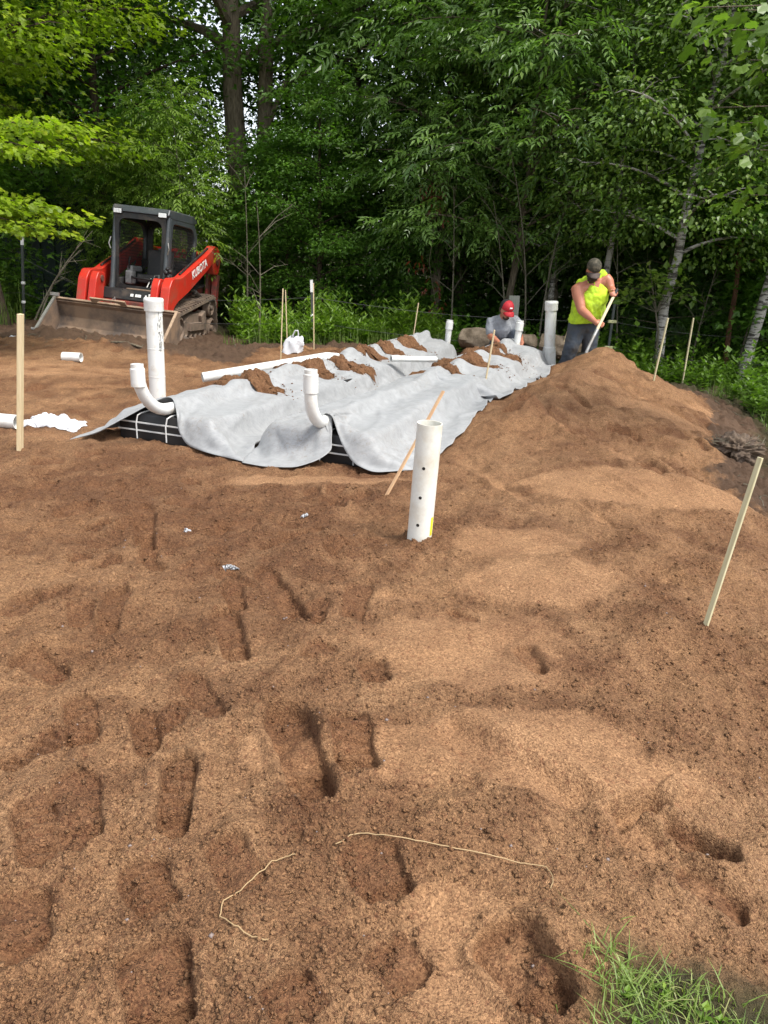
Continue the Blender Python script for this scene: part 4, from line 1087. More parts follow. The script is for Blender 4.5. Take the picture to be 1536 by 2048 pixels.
def log(words, pts, rads, seed):
    q = np.random.default_rng(seed); n = 28
    P_ = [Vector(p_) for p_ in pts]; V = []; rings = 30
    for i in range(rings):
        f = i / (rings - 1) * (len(P_) - 1); k = min(int(f), len(P_) - 2); c = P_[k].lerp(P_[k + 1], f - k)
        r_ = np.interp(f, range(len(rads)), rads)
        e = min(1, min(i, rings - 1 - i) / 1.5 + .55)
        d = (P_[k + 1] - P_[k]).normalized(); u = Vector((0, 0, 1)); w_ = d.cross(u)
        for j in range(n):
            a = j / n * 2 * math.pi; rr_ = r_ * e * (1 + .10 * math.sin(a * 3 + f * 2 + seed) + .07 * math.sin(a * 7 + f * 5))
            V.append(c + w_ * math.cos(a) * rr_ + u * math.sin(a) * rr_ * .92)
    Fq = [(i * n + j, i * n + (j + 1) % n, (i + 1) * n + (j + 1) % n, (i + 1) * n + j) for i in range(rings - 1) for j in range(n)]
    mb = MB(); mb.add(V, Fq + [tuple(range(n)), tuple(range((rings - 1) * n, rings * n))])
    o = mb.build('fallen_log', M['log'], smooth=True)
    tag(o, words, 'log', 'weathered logs lying behind the bed')
log('weathered log lying left of the kneeling man, its blunt end to the left', [D(918, 676, 12.3), D(960, 680, 12.2), D(1010, 684, 12.1), D(1075, 690, 12.0)], [.14, .19, .17, .16], 1)
log('weathered log lying between the tall far pipe and the standing man', [D(1078, 690, 12.0), D(1125, 697, 11.9), D(1175, 704, 11.9)], [.17, .18, .15], 2)

# dark slabs of bark and broken sticks on the churned soil
for k, (x0, y0, x1, y1, wd, lb) in enumerate(((66, 668, 118, 676, .10, 'flat dark slab of bark lying left of the loader bucket'), (225, 704, 285, 710, .06, 'dark stick half buried in the soil before the loader bucket'))):
    a, b = PG(x0, y0), PG(x1, y1); a.z = G(a.x, a.y) + .005; b.z = G(b.x, b.y) + .005
    mid = (a + b) / 2; mid.z = max(G(mid.x, mid.y) - .01, (a.z + b.z) / 2)
    o = MB().bar(a, mid, wd, .02).bar(mid, b, wd * .8, .018).build('bark_slab', M['bark2'], bevel=.004); tag(o, lb, 'bark')
def sticks(name, label, n, poly, seed):
    q = np.random.default_rng(seed); P_ = np.array(poly); lo, hi = P_.min(0), P_.max(0); m = MB(); k = 0
    while k < n:
        x, y = lo + (hi - lo) * q.random(2)
        if poly_sd(np.array([x]), np.array([y]), poly)[0] < 0: continue
        a = q.random() * 6.28; L = .04 + .16 * q.random() ** 2; z = G(x, y) + .008
        x2, y2 = x + L * math.cos(a), y + L * math.sin(a)
        m.tube([(x, y, z), ((x + x2) / 2 + .01, (y + y2) / 2, (z + G(x2, y2)) / 2 + .012), (x2, y2, G(x2, y2) + .008)], .0025 + .004 * q.random() ** 2, 4); k += 1
    tag(m.build(name, M['twig']), label, 'sticks', kind='stuff')
sticks('broken_sticks', 'small broken sticks over the dark soil before the loader', 70, [(-7, 10.6), (-2.6, 10.8), (-2.2, 12.4), (-6.8, 12.6)], 61)
sticks('broken_sticks', 'small sticks and roots along the right bank', 60, [(2.7, 5.2), (3.3, 5.0), (4.6, 8.6), (4.6, 10.2), (3.9, 10.6), (4.0, 8.8), (3.0, 6.4)], 62)

# ---------------------------------------------------------------- compact track loader
def hull2(pts):
    pts = sorted(set(pts))
    def half(ps):
        h = []
        for p in ps:
            while len(h) >= 2 and (h[-1][0] - h[-2][0]) * (p[1] - h[-2][1]) - (h[-1][1] - h[-2][1]) * (p[0] - h[-2][0]) <= 0: h.pop()
            h.append(p)
        return h
    a = half(pts); b = half(pts[::-1])
    return a[:-1] + b[:-1]
def circ(cx, cy, r, n=28, a0=0, a1=2 * math.pi): return [(cx + r * math.cos(a0 + (a1 - a0) * k / n), cy + r * math.sin(a0 + (a1 - a0) * k / n)) for k in range(n)]
def resample(poly, n):
    pts = np.array(poly + [poly[0]]); L = np.concatenate([[0], np.cumsum(np.linalg.norm(np.diff(pts, axis=0), axis=1))])
    s = np.linspace(0, L[-1], n, endpoint=False)
    return [(float(np.interp(v, L, pts[:, 0])), float(np.interp(v, L, pts[:, 1]))) for v in s]
def rounded(poly, r, n=5):
    out = []
    m = len(poly)
    for i in range(m):
        p = Vector(poly[i]); a = Vector(poly[i - 1]); b = Vector(poly[(i + 1) % m])
        ra = min(r, (a - p).length * .45, (b - p).length * .45)
        p0 = p + (a - p).normalized() * ra; p1 = p + (b - p).normalized() * ra
        for k in range(n + 1):
            t = k / n
            q = p0 * (1 - t) ** 2 + p * 2 * t * (1 - t) + p1 * t * t
            out.append((q.x, q.y))
    return out
def ring(mb, outer, inner, x0, x1, mi=0):
    """plate with an opening, in the yz plane, from x0 to x1; the outlines have the same count"""
    n = len(outer)
    vs = [(x, a, b) for x in (x0, x1) for poly in (outer, inner) for a, b in poly]
    fs = []
    for i in range(n):
        j = (i + 1) % n
        fs += [(i, j, n + j, n + i), (2 * n + i, 3 * n + i, 3 * n + j, 2 * n + j), (i, 2 * n + i, 2 * n + j, j), (n + i, n + j, 3 * n + j, 3 * n + i)]
    mb.add(vs, fs, mi)

ldr = thing('track_loader', 'orange and black compact track loader with an empty wide bucket, parked at the wood edge', 'track loader', (-4.2, 13.7, -.065))
ldr.rotation_mode = 'QUATERNION'
ldr.rotation_quaternion = (Matrix.Rotation(math.radians(-6), 3, 'Z') @ Matrix.Rotation(math.radians(4.4), 3, 'Y') @ Matrix.Rotation(math.radians(-3), 3, 'X')).to_quaternion()
ldr.scale = (1.015,) * 3

path = hull2(circ(-.78, .27, .27) + circ(.80, .24, .24) + circ(.72, .60, .20))
for sx in (1, -1):
    x0, x1 = (.50, .84) if sx > 0 else (-.84, -.50)
    N_ = 120; outer = resample(path, N_)
    cen = np.mean(outer, axis=0)
    inner = []
    for i in range(N_):
        a = np.array(outer[i - 1]); b = np.array(outer[(i + 1) % N_]); t = (b - a) / np.linalg.norm(b - a); nrm = np.array([-t[1], t[0]])
        if np.dot(nrm, cen - np.array(outer[i])) < 0: nrm = -nrm
        inner.append(tuple(np.array(outer[i]) + nrm * .045))
    m = MB(); ring(m, outer, inner, x0, x1)
    trk = m.build('rubber_track', M['rubber'], ldr, smooth=True)
    lug = MB(); NL = 46; lp = resample(path, NL)
    for i in range(NL):
        a = np.array(lp[i - 1]); b = np.array(lp[(i + 1) % NL]); t = (b - a) / np.linalg.norm(b - a); nrm = np.array([-t[1], t[0]])
        if np.dot(nrm, cen - np.array(lp[i])) > 0: nrm = -nrm
        c = np.array(lp[i]) + nrm * .012
        ang_ = math.atan2(t[1], t[0])
        R3 = Matrix.Rotation(ang_, 3, 'X')
        for k, (xa, xb, off) in enumerate(((x0, x0 + .12, 0), (x0 + .11, x1 - .11, .028), (x1 - .12, x1, 0))):
            o2 = np.array([t[0], t[1]]) * off
            lug.box(((xa + xb) / 2, c[0] + o2[0], c[1] + o2[1]), (xb - xa, .042, .034), R3, taper=(1, .7))
    tag(lug.build('track_lugs', M['rubber'], trk, bevel=0), kind='stuff')
    # undercarriage
    und = MB()
    und.prism([(-.62, .16), (.62, .14), (.66, .34), (.30, .52), (-.25, .50), (-.60, .36)], x0 + .05 * (sx < 0), x1 - .05 * (sx > 0))
    und.box(((x0 + x1) / 2 + .06 * sx, .02, .30), (.22, .78, .14))
    und.box(((x0 + x1) / 2 + .10 * sx, .25, .43), (.16, .22, .2), Matrix.Rotation(.4, 3, 'X'))
    und.build('undercarriage', M['dusty'], ldr, bevel=.012)
    for yy, zz, r_ in ((-.78, .27, .215), (.80, .24, .185), (.72, .60, .15)) + tuple((k, .115, .07) for k in (-.45, -.22, .0, .22, .45)):
        w_ = MB(); xc = x1 - .04 if sx > 0 else x0 + .04
        w_.lathe([(r_, -.10), (r_, .0), (r_ * .8, .02), (r_ * .75, -.02), (r_ * .3, -.02), (r_ * .3, .03), (r_ * .12, .04)], (xc, yy, zz), (sx, 0, 0), 22)
        w_.build('roller', M['dusty'], ldr, smooth=True)
    fr = MB()   # mudguard over the track
    fr.prism([(-.30, .72), (.35, .90), (.95, .98), (.95, .94), (.35, .86), (-.30, .68)], .46 * sx, .60 * sx)
    fr.build('mudguard', M['blackmetal'], ldr, bevel=.01)

ch = MB(); ch.prism([(-.86, .24), (.95, .24), (1.2, .5), (1.2, .95), (-.55, .78), (-.86, .62)], -.49, .49)
ch.build('chassis', M['redold'], ldr, bevel=.015)
fp = MB(); fp.prism([(-.90, .30), (-.862, .30), (-.70, .70), (-.80, .66)], -.46, .46)
fp.build('front_panel', M['orange'], ldr, bevel=.01)
sill = MB(); sill.prism([(-.86, .64), (-.54, .66), (-.54, .80), (-.80, .80)], -.52, .50); sill.build('step_sill', M['blackmetal'], ldr, bevel=.01)
q = random.Random(2)
for xc, wd in ((.02, .05), (.09, .03), (.14, .06), (.25, .03), (.345, .11)):
    MB().box((xc, -.838, .72), (wd, .004, .045 if wd < .1 else .10), Matrix.Rotation(math.radians(-20), 3, 'X')).build('decal', M['white'], ldr)
MB().box((.1, -.66, .812), (.42, .2, .02)).build('floor_mat', M['bucket'], ldr, bevel=.005)
# rear hood
hd = MB(); hd.prism([(.62, .9), (1.28, .88), (1.30, 1.20), (1.15, 1.34), (.62, 1.30)], -.47, .47); hd.build('engine_hood', M['blackmetal'], ldr, bevel=.03)
# arms
ARM = rounded([(1.32, 1.44), (1.20, 1.62), (.96, 1.66), (.62, 1.50), (-.60, 1.07), (-.98, 1.05), (-1.10, .92), (-1.22, .34), (-1.02, .28), (-.90, .60), (-.72, .70), (-.30, .84), (.66, 1.24), (.86, 1.34), (.98, 1.16), (1.22, 1.18)], .05)
ARM2 = rounded([(-1.02, 1.03), (-1.10, .92), (-1.24, .30), (-1.02, .24), (-.86, .56), (-.80, 1.02)], .04)
for sx in (1, -1):
    m = MB(); xa, xb = sorted((.60 * sx, .745 * sx)); m.prism(ARM, xa, xb)
    am = m.build('lift_arm', M['orange'], ldr, bevel=.012)
    m = MB(); xa, xb = sorted((.44 * sx, .56 * sx)); m.prism(ARM2, xa, xb); m.build('arm_leg_plate', M['orange'], ldr, bevel=.014)
    m = MB()
    m.lathe([(.05, -.02), (.05, .17)], (sx * .44, -.93, .93), (sx, 0, 0), 16)
    m.lathe([(.065, 0), (.065, .36)], (sx * .42, -1.13, .36), (sx, 0, 0), 18)
    m.lathe([(.09, -.01), (.09, .02), (.05, .03)], (sx * .745, 1.12, 1.42), (sx, 0, 0), 20)
    m.build('pivot_pin', M['redold'], am, smooth=True)
    m = MB(); m.tube([(sx * .50, -.90, .98), (sx * .50, -1.10, .62)], .04, 12); m.tube([(sx * .50, -1.08, .66), (sx * .50, -1.22, .44)], .022, 10); m.build('hydraulic_ram', M['steel'], ldr, smooth=True)
    m = MB(); m.prism(rounded([(1.02, .42), (1.30, .42), (1.36, 1.30), (1.22, 1.50), (1.10, 1.30)], .04), sx * .56, sx * .60) if sx > 0 else m.prism(rounded([(1.02, .42), (1.30, .42), (1.36, 1.30), (1.22, 1.50), (1.10, 1.30)], .04), -.60, -.56)
    m.box((sx * .68, 1.26, .80), (.10, .14, .74), Matrix.Rotation(-.08, 3, 'X'))
    m.build('rear_tower', M['redold'], ldr, bevel=.012)
    m = MB(); m.tube([(sx * .67, .95, .62), (sx * .67, .2, .86)], .045, 12); m.tube([(sx * .67, .2, .86), (sx * .67, -.35, .98)], .025, 10); m.build('lift_cylinder', M['blackmetal'], ldr, smooth=True)
    # hydraulic hose along the arm
    m = MB(); m.tube([(sx * .66, -.5, 1.12), (sx * .66, 0, 1.31), (sx * .66, .5, 1.49), (sx * .66, .8, 1.6)], .018, 8); m.build('hose', M['blackmetal'], ldr, smooth=True)
MB().lathe([(.045, -.6), (.045, .6)], (0, 1.1, 1.50), (1, 0, 0), 16).build('cross_tube', M['orange'], ldr, smooth=True)
MB().box((0, 1.1, 1.46), (1.2, .05, .15)).build('cross_plate', M['orange'], ldr, bevel=.01)
# maker's name on the arm
tc = bpy.data.curves.new('lettering', 'FONT'); tc.body = 'KUBOTA'; tc.size = .185; tc.extrude = .002; tc.space_character = 1.02; tc.offset = .003
to = bpy.data.objects.new('lettering_tmp', tc); COL.objects.link(to)
dg = bpy.context.evaluated_depsgraph_get(); tm = bpy.data.meshes.new_from_object(to.evaluated_get(dg)); bpy.data.objects.remove(to)
let = link('lettering', tm, ldr, [M['white']])
sl_ = math.atan2(1.50 - 1.07, .62 + .60)
let.matrix_local = Matrix(((0, 0, 1, .7475), (math.cos(sl_), -math.sin(sl_), 0, -.13), (math.sin(sl_), math.cos(sl_), 0, 1.06), (0, 0, 0, 1)))
m = MB()
for k in range(5): m.box((.7475, .93 + k * .03, 1.40 + .02 * (k % 2) + k * .01), (.003, .016, .07))
tag(m.build('warning_mark', M['yellow'], ldr), kind='stuff')

# cab
CO = rounded([(-.54, .80), (-.44, 2.02), (.58, 2.00), (.80, 1.80), (.78, 1.12), (.42, .84)], .12, 6)
CI = rounded([(-.42, .96), (-.35, 1.88), (.54, 1.87), (.69, 1.72), (.67, 1.20), (.36, 1.00)], .10, 6)
for sx in (1, -1):
    m = MB(); xa, xb = sorted((.405 * sx, .47 * sx)); ring(m, CO, CI, xa, xb)
    side = m.build('cab_side', M['cab'], ldr, bevel=.012, smooth=True)
    g_ = MB()
    def inpoly(y, z):
        c = False
        for i in range(len(CI)):
            (y0, z0), (y1, z1) = CI[i], CI[i - 1]
            if (z0 > z) != (z1 > z) and y < (y1 - y0) * (z - z0) / (z1 - z0) + y0: c = not c
        return c
    for k in range(24):
        y = -.43 + k * .049; zs = [z for z in np.arange(.94, 1.92, .01) if inpoly(y, z)]
        if zs: g_.bar((.44 * sx, y, zs[0]), (.44 * sx, y, zs[-1]), .006)
    for k in range(20):
        z = .97 + k * .049; ys = [y for y in np.arange(-.45, .72, .01) if inpoly(y, z)]
        if ys: g_.bar((.444 * sx, ys[0], z), (.444 * sx, ys[-1], z), .006)
    tag(g_.build('wire_screen', M['blackmetal'], side), kind='stuff')
for sx in (1, -1):
    fm = MB(); fm.tube([(sx * .43, -.60, .74), (sx * .435, -.555, 1.0), (sx * .44, -.47, 1.98)], [.055, .04, .036], 10)
    fm.build('front_post', M['cab'], ldr, smooth=True)
rf = MB(); rf.prism([(-.56, 1.985), (-.50, 2.085), (.58, 2.09), (.72, 2.03), (.74, 1.97), (.5, 1.94), (-.40, 1.94)], -.475, .475)
rf.build('roof', M['cab'], ldr, bevel=.02)
# front door frame: inner rounded opening
FO = rounded([(-.42, .80), (-.42, 1.97), (.42, 1.97), (.42, .80)], .06, 6); FI = rounded([(-.35, .86), (-.36, 1.89), (.36, 1.89), (.35, .86)], .14, 6)
m = MB(); ring(m, [(a, b) for a, b in FO], [(a, b) for a, b in FI], 0, .03)
df = m.build('door_frame', M['blackmetal'], ldr)
df.rotation_euler = (0, 0, math.radians(-90)); df.location = (0, -.505, 0)
# rear wall of the cab with its window
BO = rounded([(-.42, .85), (-.42, 1.97), (.42, 1.97), (.42, .85)], .05, 6); BI = rounded([(-.30, 1.32), (-.30, 1.85), (.32, 1.85), (.32, 1.32)], .10, 6)
m = MB(); ring(m, BO, BI, 0, .03); rw = m.build('rear_wall', M['blackmetal'], ldr); rw.rotation_euler = (0, 0, math.radians(-90)); rw.location = (0, .74, 0)
MB().bar((.0, .73, 1.32), (.0, .73, 1.86), .05).build('window_bar', M['blackmetal'], ldr)
MB().box((-.12, .70, 1.42), (.13, .02, .17)).build('sticker_plate', M['grey'], ldr)
MB().box((.02, .45, 1.16), (.17, .02, .09)).build('sticker_plate', M['white'], ldr)
st = MB(); st.box((0, .10, .98), (.46, .44, .14)); st.box((0, .34, 1.22), (.44, .12, .50), Matrix.Rotation(-.12, 3, 'X')); st.build('seat', M['seat'], ldr, bevel=.04, seg=3)
for sx in (1, -1):
    m = MB(); m.box((sx * .30, -.02, 1.12), (.10, .42, .10)); m.box((sx * .30, -.18, .98), (.12, .2, .22)); m.build('armrest', M['seat'] if sx > 0 else M['grey'], ldr, bevel=.03, seg=3)
    m = MB(); m.tube([(sx * .30, -.24, 1.12), (sx * .29, -.27, 1.24), (sx * .27, -.27, 1.30)], [.014, .018, .026], 8); m.build('joystick', M['blackmetal'], ldr, smooth=True)
m = MB(); m.tube([(-.34, .1, 1.25), (-.30, -.20, 1.02), (-.2, -.30, .98), (.2, -.30, .98), (.30, -.20, 1.02), (.34, .1, 1.25)], .018, 8); m.build('safety_bar', M['blackmetal'], ldr, smooth=True)
m = MB(); m.tube([(.1, -.32, .82), (.12, -.18, 1.05), (.2, -.2, 1.06), (.26, -.34, .82)], .013, 8); m.tube([(.05, -.36, .82), (.08, -.24, 1.0)], .012, 8); m.build('foot_pedals', M['steel'], ldr, smooth=True)
for sx in (1, -1):
    m = MB(); m.box((sx * .37, -.545, 1.985), (.155, .035, .085)); lh = m.build('work_light', M['blackmetal'], ldr, bevel=.01)
    if sx > 0: MB().box((sx * .37, -.567, 1.985), (.13, .012, .065)).build('lens', M['lamp'], lh, bevel=.005)
    else:
        for k in range(5): MB().box((sx * .37 - .052 + k * .026, -.567, 1.985), (.021, .012, .065)).build('lens', M['lamp'], lh, bevel=.003)
# hoses and couplers by the right post
m = MB(); q = random.Random(9)
for k in range(6):
    c = Vector((.535 + q.uniform(-.05, .06), -.64 + q.uniform(-.05, .03), 1.08 + k * .018 + q.uniform(-.02, .03)))
    m.lathe([(.012, -.05), (.028, -.04), (.034, 0), (.03, .03), (.012, .045)], c, (q.uniform(-.4, .4), -1, q.uniform(-.3, .5)), 12)
m.tube([(.50, -.60, .72), (.53, -.66, .88), (.53, -.64, 1.06)], .018, 8); m.tube([(.56, -.58, .72), (.58, -.64, .88), (.57, -.62, 1.1)], .018, 8)
tag(m.build('hose_couplers', M['blackmetal'], ldr, smooth=True), kind='stuff')
for sx in (1, -1):
    m = MB(); m.tube([(sx * .475, -.56, 1.40), (sx * .50, -.575, 1.48), (sx * .475, -.555, 1.58)], .010, 8); m.build('grab_latch', M['steel'], ldr, smooth=True)
# bucket
bk = MB(); t_ = .022
prof = [(-1.34, .545), (-1.27, .50), (-1.23, .30), (-1.26, .14), (-1.36, .04), (-1.50, .0), (-1.98, -.03)]
profi = [(-1.36, .53), (-1.30, .48), (-1.255, .30), (-1.285, .16), (-1.37, .065), (-1.50, .022), (-1.98, -.008)]
bk.prism(prof + profi[::-1], -.96, .96)
buc = bk.build('bucket', M['bucket'], ldr)
for sx in (1, -1):
    m = MB(); xa, xb = sorted((.96 * sx, .985 * sx)); m.prism([(-1.30, .56), (-1.22, .30), (-1.25, .12), (-1.36, .0), (-1.98, -.04), (-2.02, .03), (-1.40, .57)], xa, xb); sp = m.build('side_plate', M['bucket'], buc, bevel=.004)
    m = MB(); m.bar((sx * .975, -2.03, .035), (sx * .975, -1.38, .585), .04, .022); m.build('worn_edge', M['steel' if sx < 0 else 'bucketlip'], buc)
MB().box((0, -1.32, .56), (1.96, .10, .03), Matrix.Rotation(-.4, 3, 'X')).build('top_lip', M['bucketlip'], buc, bevel=.006)
MB().box((0, -1.95, -.012), (1.94, .16, .018)).build('cutting_edge', M['bucketlip'], buc)
m = MB(); arc = circ(0, 0, .20, 12, 0, math.pi); m.prism([(a * 1.0, b * .45) for a, b in arc] + [(-.2, 0), (-.28, 0), (-.28, .12), (.28, .12), (.28, 0)], -.01, .01, 'xz')
hp = m.build('hitch_plate', M['bucketlip'], buc); hp.location = (-.10, -1.36, .565); hp.rotation_euler = (.9, 0, 0)
m = MB()
for x in (-.985, ): m.box((x + .02, -1.98, .12), (.10, .03, .035)); m.box((x + .06, -2.0, .04), (.05, .03, .16)); m.box((x, -1.36, .62), (.14, .05, .05))
tag(m.build('corner_guard', M['steel'], buc, bevel=.006), kind='stuff')
m = MB(); m.tube([(-.30, -.93, .44), (-.27, -.95, .60), (-.22, -.93, .66), (-.19, -.94, .5), (-.21, -.93, .40)], .012, 6); m.build('latch_rod', M['steel'], ldr, smooth=True)

# ---------------------------------------------------------------- dark green shed behind
sh = thing('shed', 'dark green metal shed wall half hidden behind the loader and saplings', 'shed', (-7.3, 17.4, 0))
m = MB()
m.box((0, 1.5, 1.15), (4.4, 3.0, 2.3)); m.build('wall', M['shed'], sh)
for k in range(15): MB().box((-2.1 + k * .3, -.015, 1.13), (.05, .03, 2.2)).build('wall_rib', M['shed'], sh)
MB().prism([(-.3, 2.25), (1.5, 2.9), (3.3, 2.25), (3.3, 2.31), (1.5, 2.97), (-.3, 2.31)], -2.4, 2.4).build('roof', M['shed'], sh)
MB().box((-1.55, -.03, 1.0), (.75, .03, 1.9)).build('door', M['shed'], sh, bevel=.005)

# ---------------------------------------------------------------- people
def grow(name, mat, parent, limbs, blobs=(), voxel=.014, smooth=6, inflate=0.0, cut=None):
    """one continuous skin over tapered limbs: limbs = [((p0, r0), (p1, r1), ...)], radii may be (rx, ry)"""
    mb = MB()
    for ch in limbs:
        pts = [Vector(p) for p, _ in ch]; rs = [(r if not hasattr(r, '__len__') else r[0]) + inflate for _, r in ch]
        # densify
        P2, R2 = [], []
        for i in range(len(pts) - 1):
            for k in range(5): P2.append(pts[i].lerp(pts[i + 1], k / 5)); R2.append(rs[i] + (rs[i + 1] - rs[i]) * (k / 5))
        P2.append(pts[-1]); R2.append(rs[-1])
        mb.tube(P2, R2, 14)
        for p, r_ in ((P2[0], R2[0]), (P2[-1], R2[-1])):
            bl = bmesh.new(); bmesh.ops.create_icosphere(bl, subdivisions=2, radius=r_)
            mb.add([v.co + p for v in bl.verts], [tuple(v.index for v in f.verts) for f in bl.faces]); bl.free()
    for c, rad_, rot in blobs:
        bl = bmesh.new(); bmesh.ops.create_icosphere(bl, subdivisions=3, radius=1)
        R3 = rot if rot is not None else Matrix.Identity(3)
        mb.add([R3 @ Vector((v.co.x * (rad_[0] + inflate), v.co.y * (rad_[1] + inflate), v.co.z * (rad_[2] + inflate))) + Vector(c) for v in bl.verts],
               [tuple(v.index for v in f.verts) for f in bl.faces]); bl.free()
    tmp = mb.build('tmp', mat)
    rm = tmp.modifiers.new('r', 'REMESH'); rm.mode = 'VOXEL'; rm.voxel_size = voxel; rm.use_smooth_shade = True
    sm = tmp.modifiers.new('s', 'SMOOTH'); sm.factor = .5; sm.iterations = smooth
    dg = bpy.context.evaluated_depsgraph_get()
    me = bpy.data.meshes.new_from_object(tmp.evaluated_get(dg)); me.name = name
    bpy.data.objects.remove(tmp)
    if cut:
        bm = bmesh.new(); bm.from_mesh(me)
        for co, no in cut:
            bmesh.ops.bisect_plane(bm, geom=bm.verts[:] + bm.edges[:] + bm.faces[:], plane_co=co, plane_no=no, clear_outer=True)
        bm.to_mesh(me); bm.free()
    me.materials.clear(); me.materials.append(mat); me.shade_smooth()
    o = bpy.data.objects.new(name, me); COL.objects.link(o); o.parent = parent
    return o
def rough_cloth(o, amp, sc, seed):
    me = o.data; n = len(me.vertices); co = np.zeros(n * 3, np.float32); no = np.zeros(n * 3, np.float32)
    me.vertices.foreach_get('co', co); me.vertices.foreach_get('normal', no); co = co.reshape(-1, 3); no = no.reshape(-1, 3)
    f = fbm(co[:, 0] * sc + co[:, 1] * 3 + seed, co[:, 2] * sc * .6 + co[:, 0] * sc * .5, 3)
    f = f - np.abs(fbm(co[:, 2] * sc * .8 + seed * 2, co[:, 0] * sc * .5 - co[:, 2] * sc * .4, 2)) * .8
    co += no * (amp * f)[:, None]; me.vertices.foreach_set('co', co.ravel()); me.update()
def fingers(palm, fwd, side, nrm, curl, L=.075, r=.0085):
    """five separate fingers: palm centre, direction of the fingers, thumb side, palm normal (fingers curl towards it)"""
    fwd, side, nrm = [Vector(v).normalized() for v in (fwd, side, nrm)]
    out = []
    for k, ln in enumerate((.92, 1.0, .95, .78)):
        b = Vector(palm) + fwd * .035 + side * (.030 - .020 * k)
        p = [b]; a = 0
        for j, seg in enumerate((.45, .32, .25)):
            a += curl * (.8 if j == 0 else 1.0)
            p.append(p[-1] + (fwd * math.cos(a) + nrm * math.sin(a)) * L * ln * seg)
        out.append(tuple((q_, r * (1 - .1 * i)) for i, q_ in enumerate(p)))
    b = Vector(palm) - fwd * .02 + side * .035
    p1_ = b + (fwd * .5 + side * .6 + nrm * .4).normalized() * .035
    out.append(((b, .013), (p1_, .011), (p1_ + (fwd * .7 + nrm * .9 - side * .2).normalized() * .035, .009)))
    return out

# ---- the man with the shovel
Y0 = 10.95
def J(px, py, y): return D(px, py, y) 
gfoot = Vector((2.62, Y0, G(2.62, Y0)))
man = thing('person', 'man in a sleeveless neon yellow shirt and brown cap bending over a long shovel', 'person', gfoot)
def rel(v, o=gfoot): return Vector(v) - o
jl = dict(pelvis=J(1168, 637, Y0), chest=J(1184, 585, Y0 - .08), neck=J(1188, 556, Y0 - .17), head=J(1187, 540, Y0 - .24),
          shL=J(1158, 577, Y0 - .13), elL=J(1163, 620, Y0 - .30), haL=J(1193, 648, Y0 - .50),
          shR=J(1210, 556, Y0 - .10), elR=J(1222, 578, Y0 - .18), haR=J(1230, 589, Y0 - .42),
          hipL=J(1156, 648, Y0), hipR=J(1180, 648, Y0 + .02))
jl = {k: rel(v) for k, v in jl.items()}
fL, fR = Vector((-.17, -.05, .0)), Vector((.13, .12, .0))
kL = (jl['hipL'] + fL) / 2 + Vector((-.02, -.10, .02)); kR = (jl['hipR'] + fR) / 2 + Vector((.03, -.08, .02))
# shovel first, so that the hands can close on it
tipw = Vector(P(1166, 712, .36)); sA = J(1231, 585, Y0 - .42); sB = J(1188, 672, Y0 - .68)
sdir = (sB - sA).normalized()
shov = thing('shovel', 'long handled shovel held by the standing man, its blade in the sand pile crest', 'shovel', sB)
def srel(v): return Vector(v) - sB
MB().tube([srel(sA - sdir * .03), srel(sA), srel(sB)], [.016, .019, .019], 12).build('handle', wood_material('pale_shovel_handle', (0.55, 0.45, 0.27), (0.74, 0.66, 0.45)), shov, smooth=True)
MB().tube([srel(sA - sdir * .05), srel(sA + sdir * .03)], [.022, .020], 12).build('grip', M['black_glove'], shov, smooth=True)
s1, s2 = sB + sdir * .13, sB + sdir * .13 + Vector((-.05, -.03, -.13))
MB().tube([srel(sB - sdir * .10), srel(sB), srel(s1), srel(s2)], [.021, .021, .019, .022], 12).build('socket', M['steel'], shov, smooth=True)
# blade: a dished round-point blade lying almost flat
V = []; n = 14
bd_ = Vector((-.25, -.75, -.35)).normalized(); bs = Vector((.93, -.36, .02)).normalized(); bn = bs.cross(bd_).normalized()
for i in range(n + 1):
    u = i / n; hw_ = .105 * (1 - .0 * u) * math.sqrt(max(0, 1 - max(0, (u - .55) / .45) ** 2)) + .002
    for j in range(9):
        v = j / 8 * 2 - 1
        V.append(srel(s2) + bd_ * u * .27 + bs * v * hw_ + bn * (-.03 * (1 - v * v) + .01 * u))
Fq = [(i * 9 + j, i * 9 + j + 1, (i + 1) * 9 + j + 1, (i + 1) * 9 + j) for i in range(n) for j in range(8)]
bo = np_mesh('blade', np.array([tuple(v) for v in V]), np.array(Fq), M['blackmetal'], shov, smooth=True); mo = bo.modifiers.new('t', 'SOLIDIFY'); mo.thickness = .004
# body
def on_shaft(px, py):
    best = min((k / 60 for k in range(61)), key=lambda f: abs((lambda q_: q_)( (CM.inverted() @ (sA.lerp(sB, f))).y / -(CM.inverted() @ (sA.lerp(sB, f))).z * FPX - (1024 - py))))
    return rel(sA.lerp(sB, best))
hL = on_shaft(1193, 649); hR = on_shaft(1231, 590)
palmL = hL + Vector((-.03, .035, .01)); palmR = hR + Vector((.02, .035, .02))
sd3 = sdir
fi = fingers(palmL, Vector((.9, -.3, -.1)), -sd3, Vector((.1, -.9, -.3)), .75, .085, .0115) + fingers(palmR, Vector((-.3, -.9, -.1)), -sd3 * .6 + Vector((-.5, 0, 0)), Vector((-.9, .2, -.3)), .75, .085, .0115)
hd_rot = Matrix.Rotation(math.radians(42), 3, 'X')
headc = jl['head']
def hp_(x, y, z): return headc + hd_rot @ Vector((x, y, z))
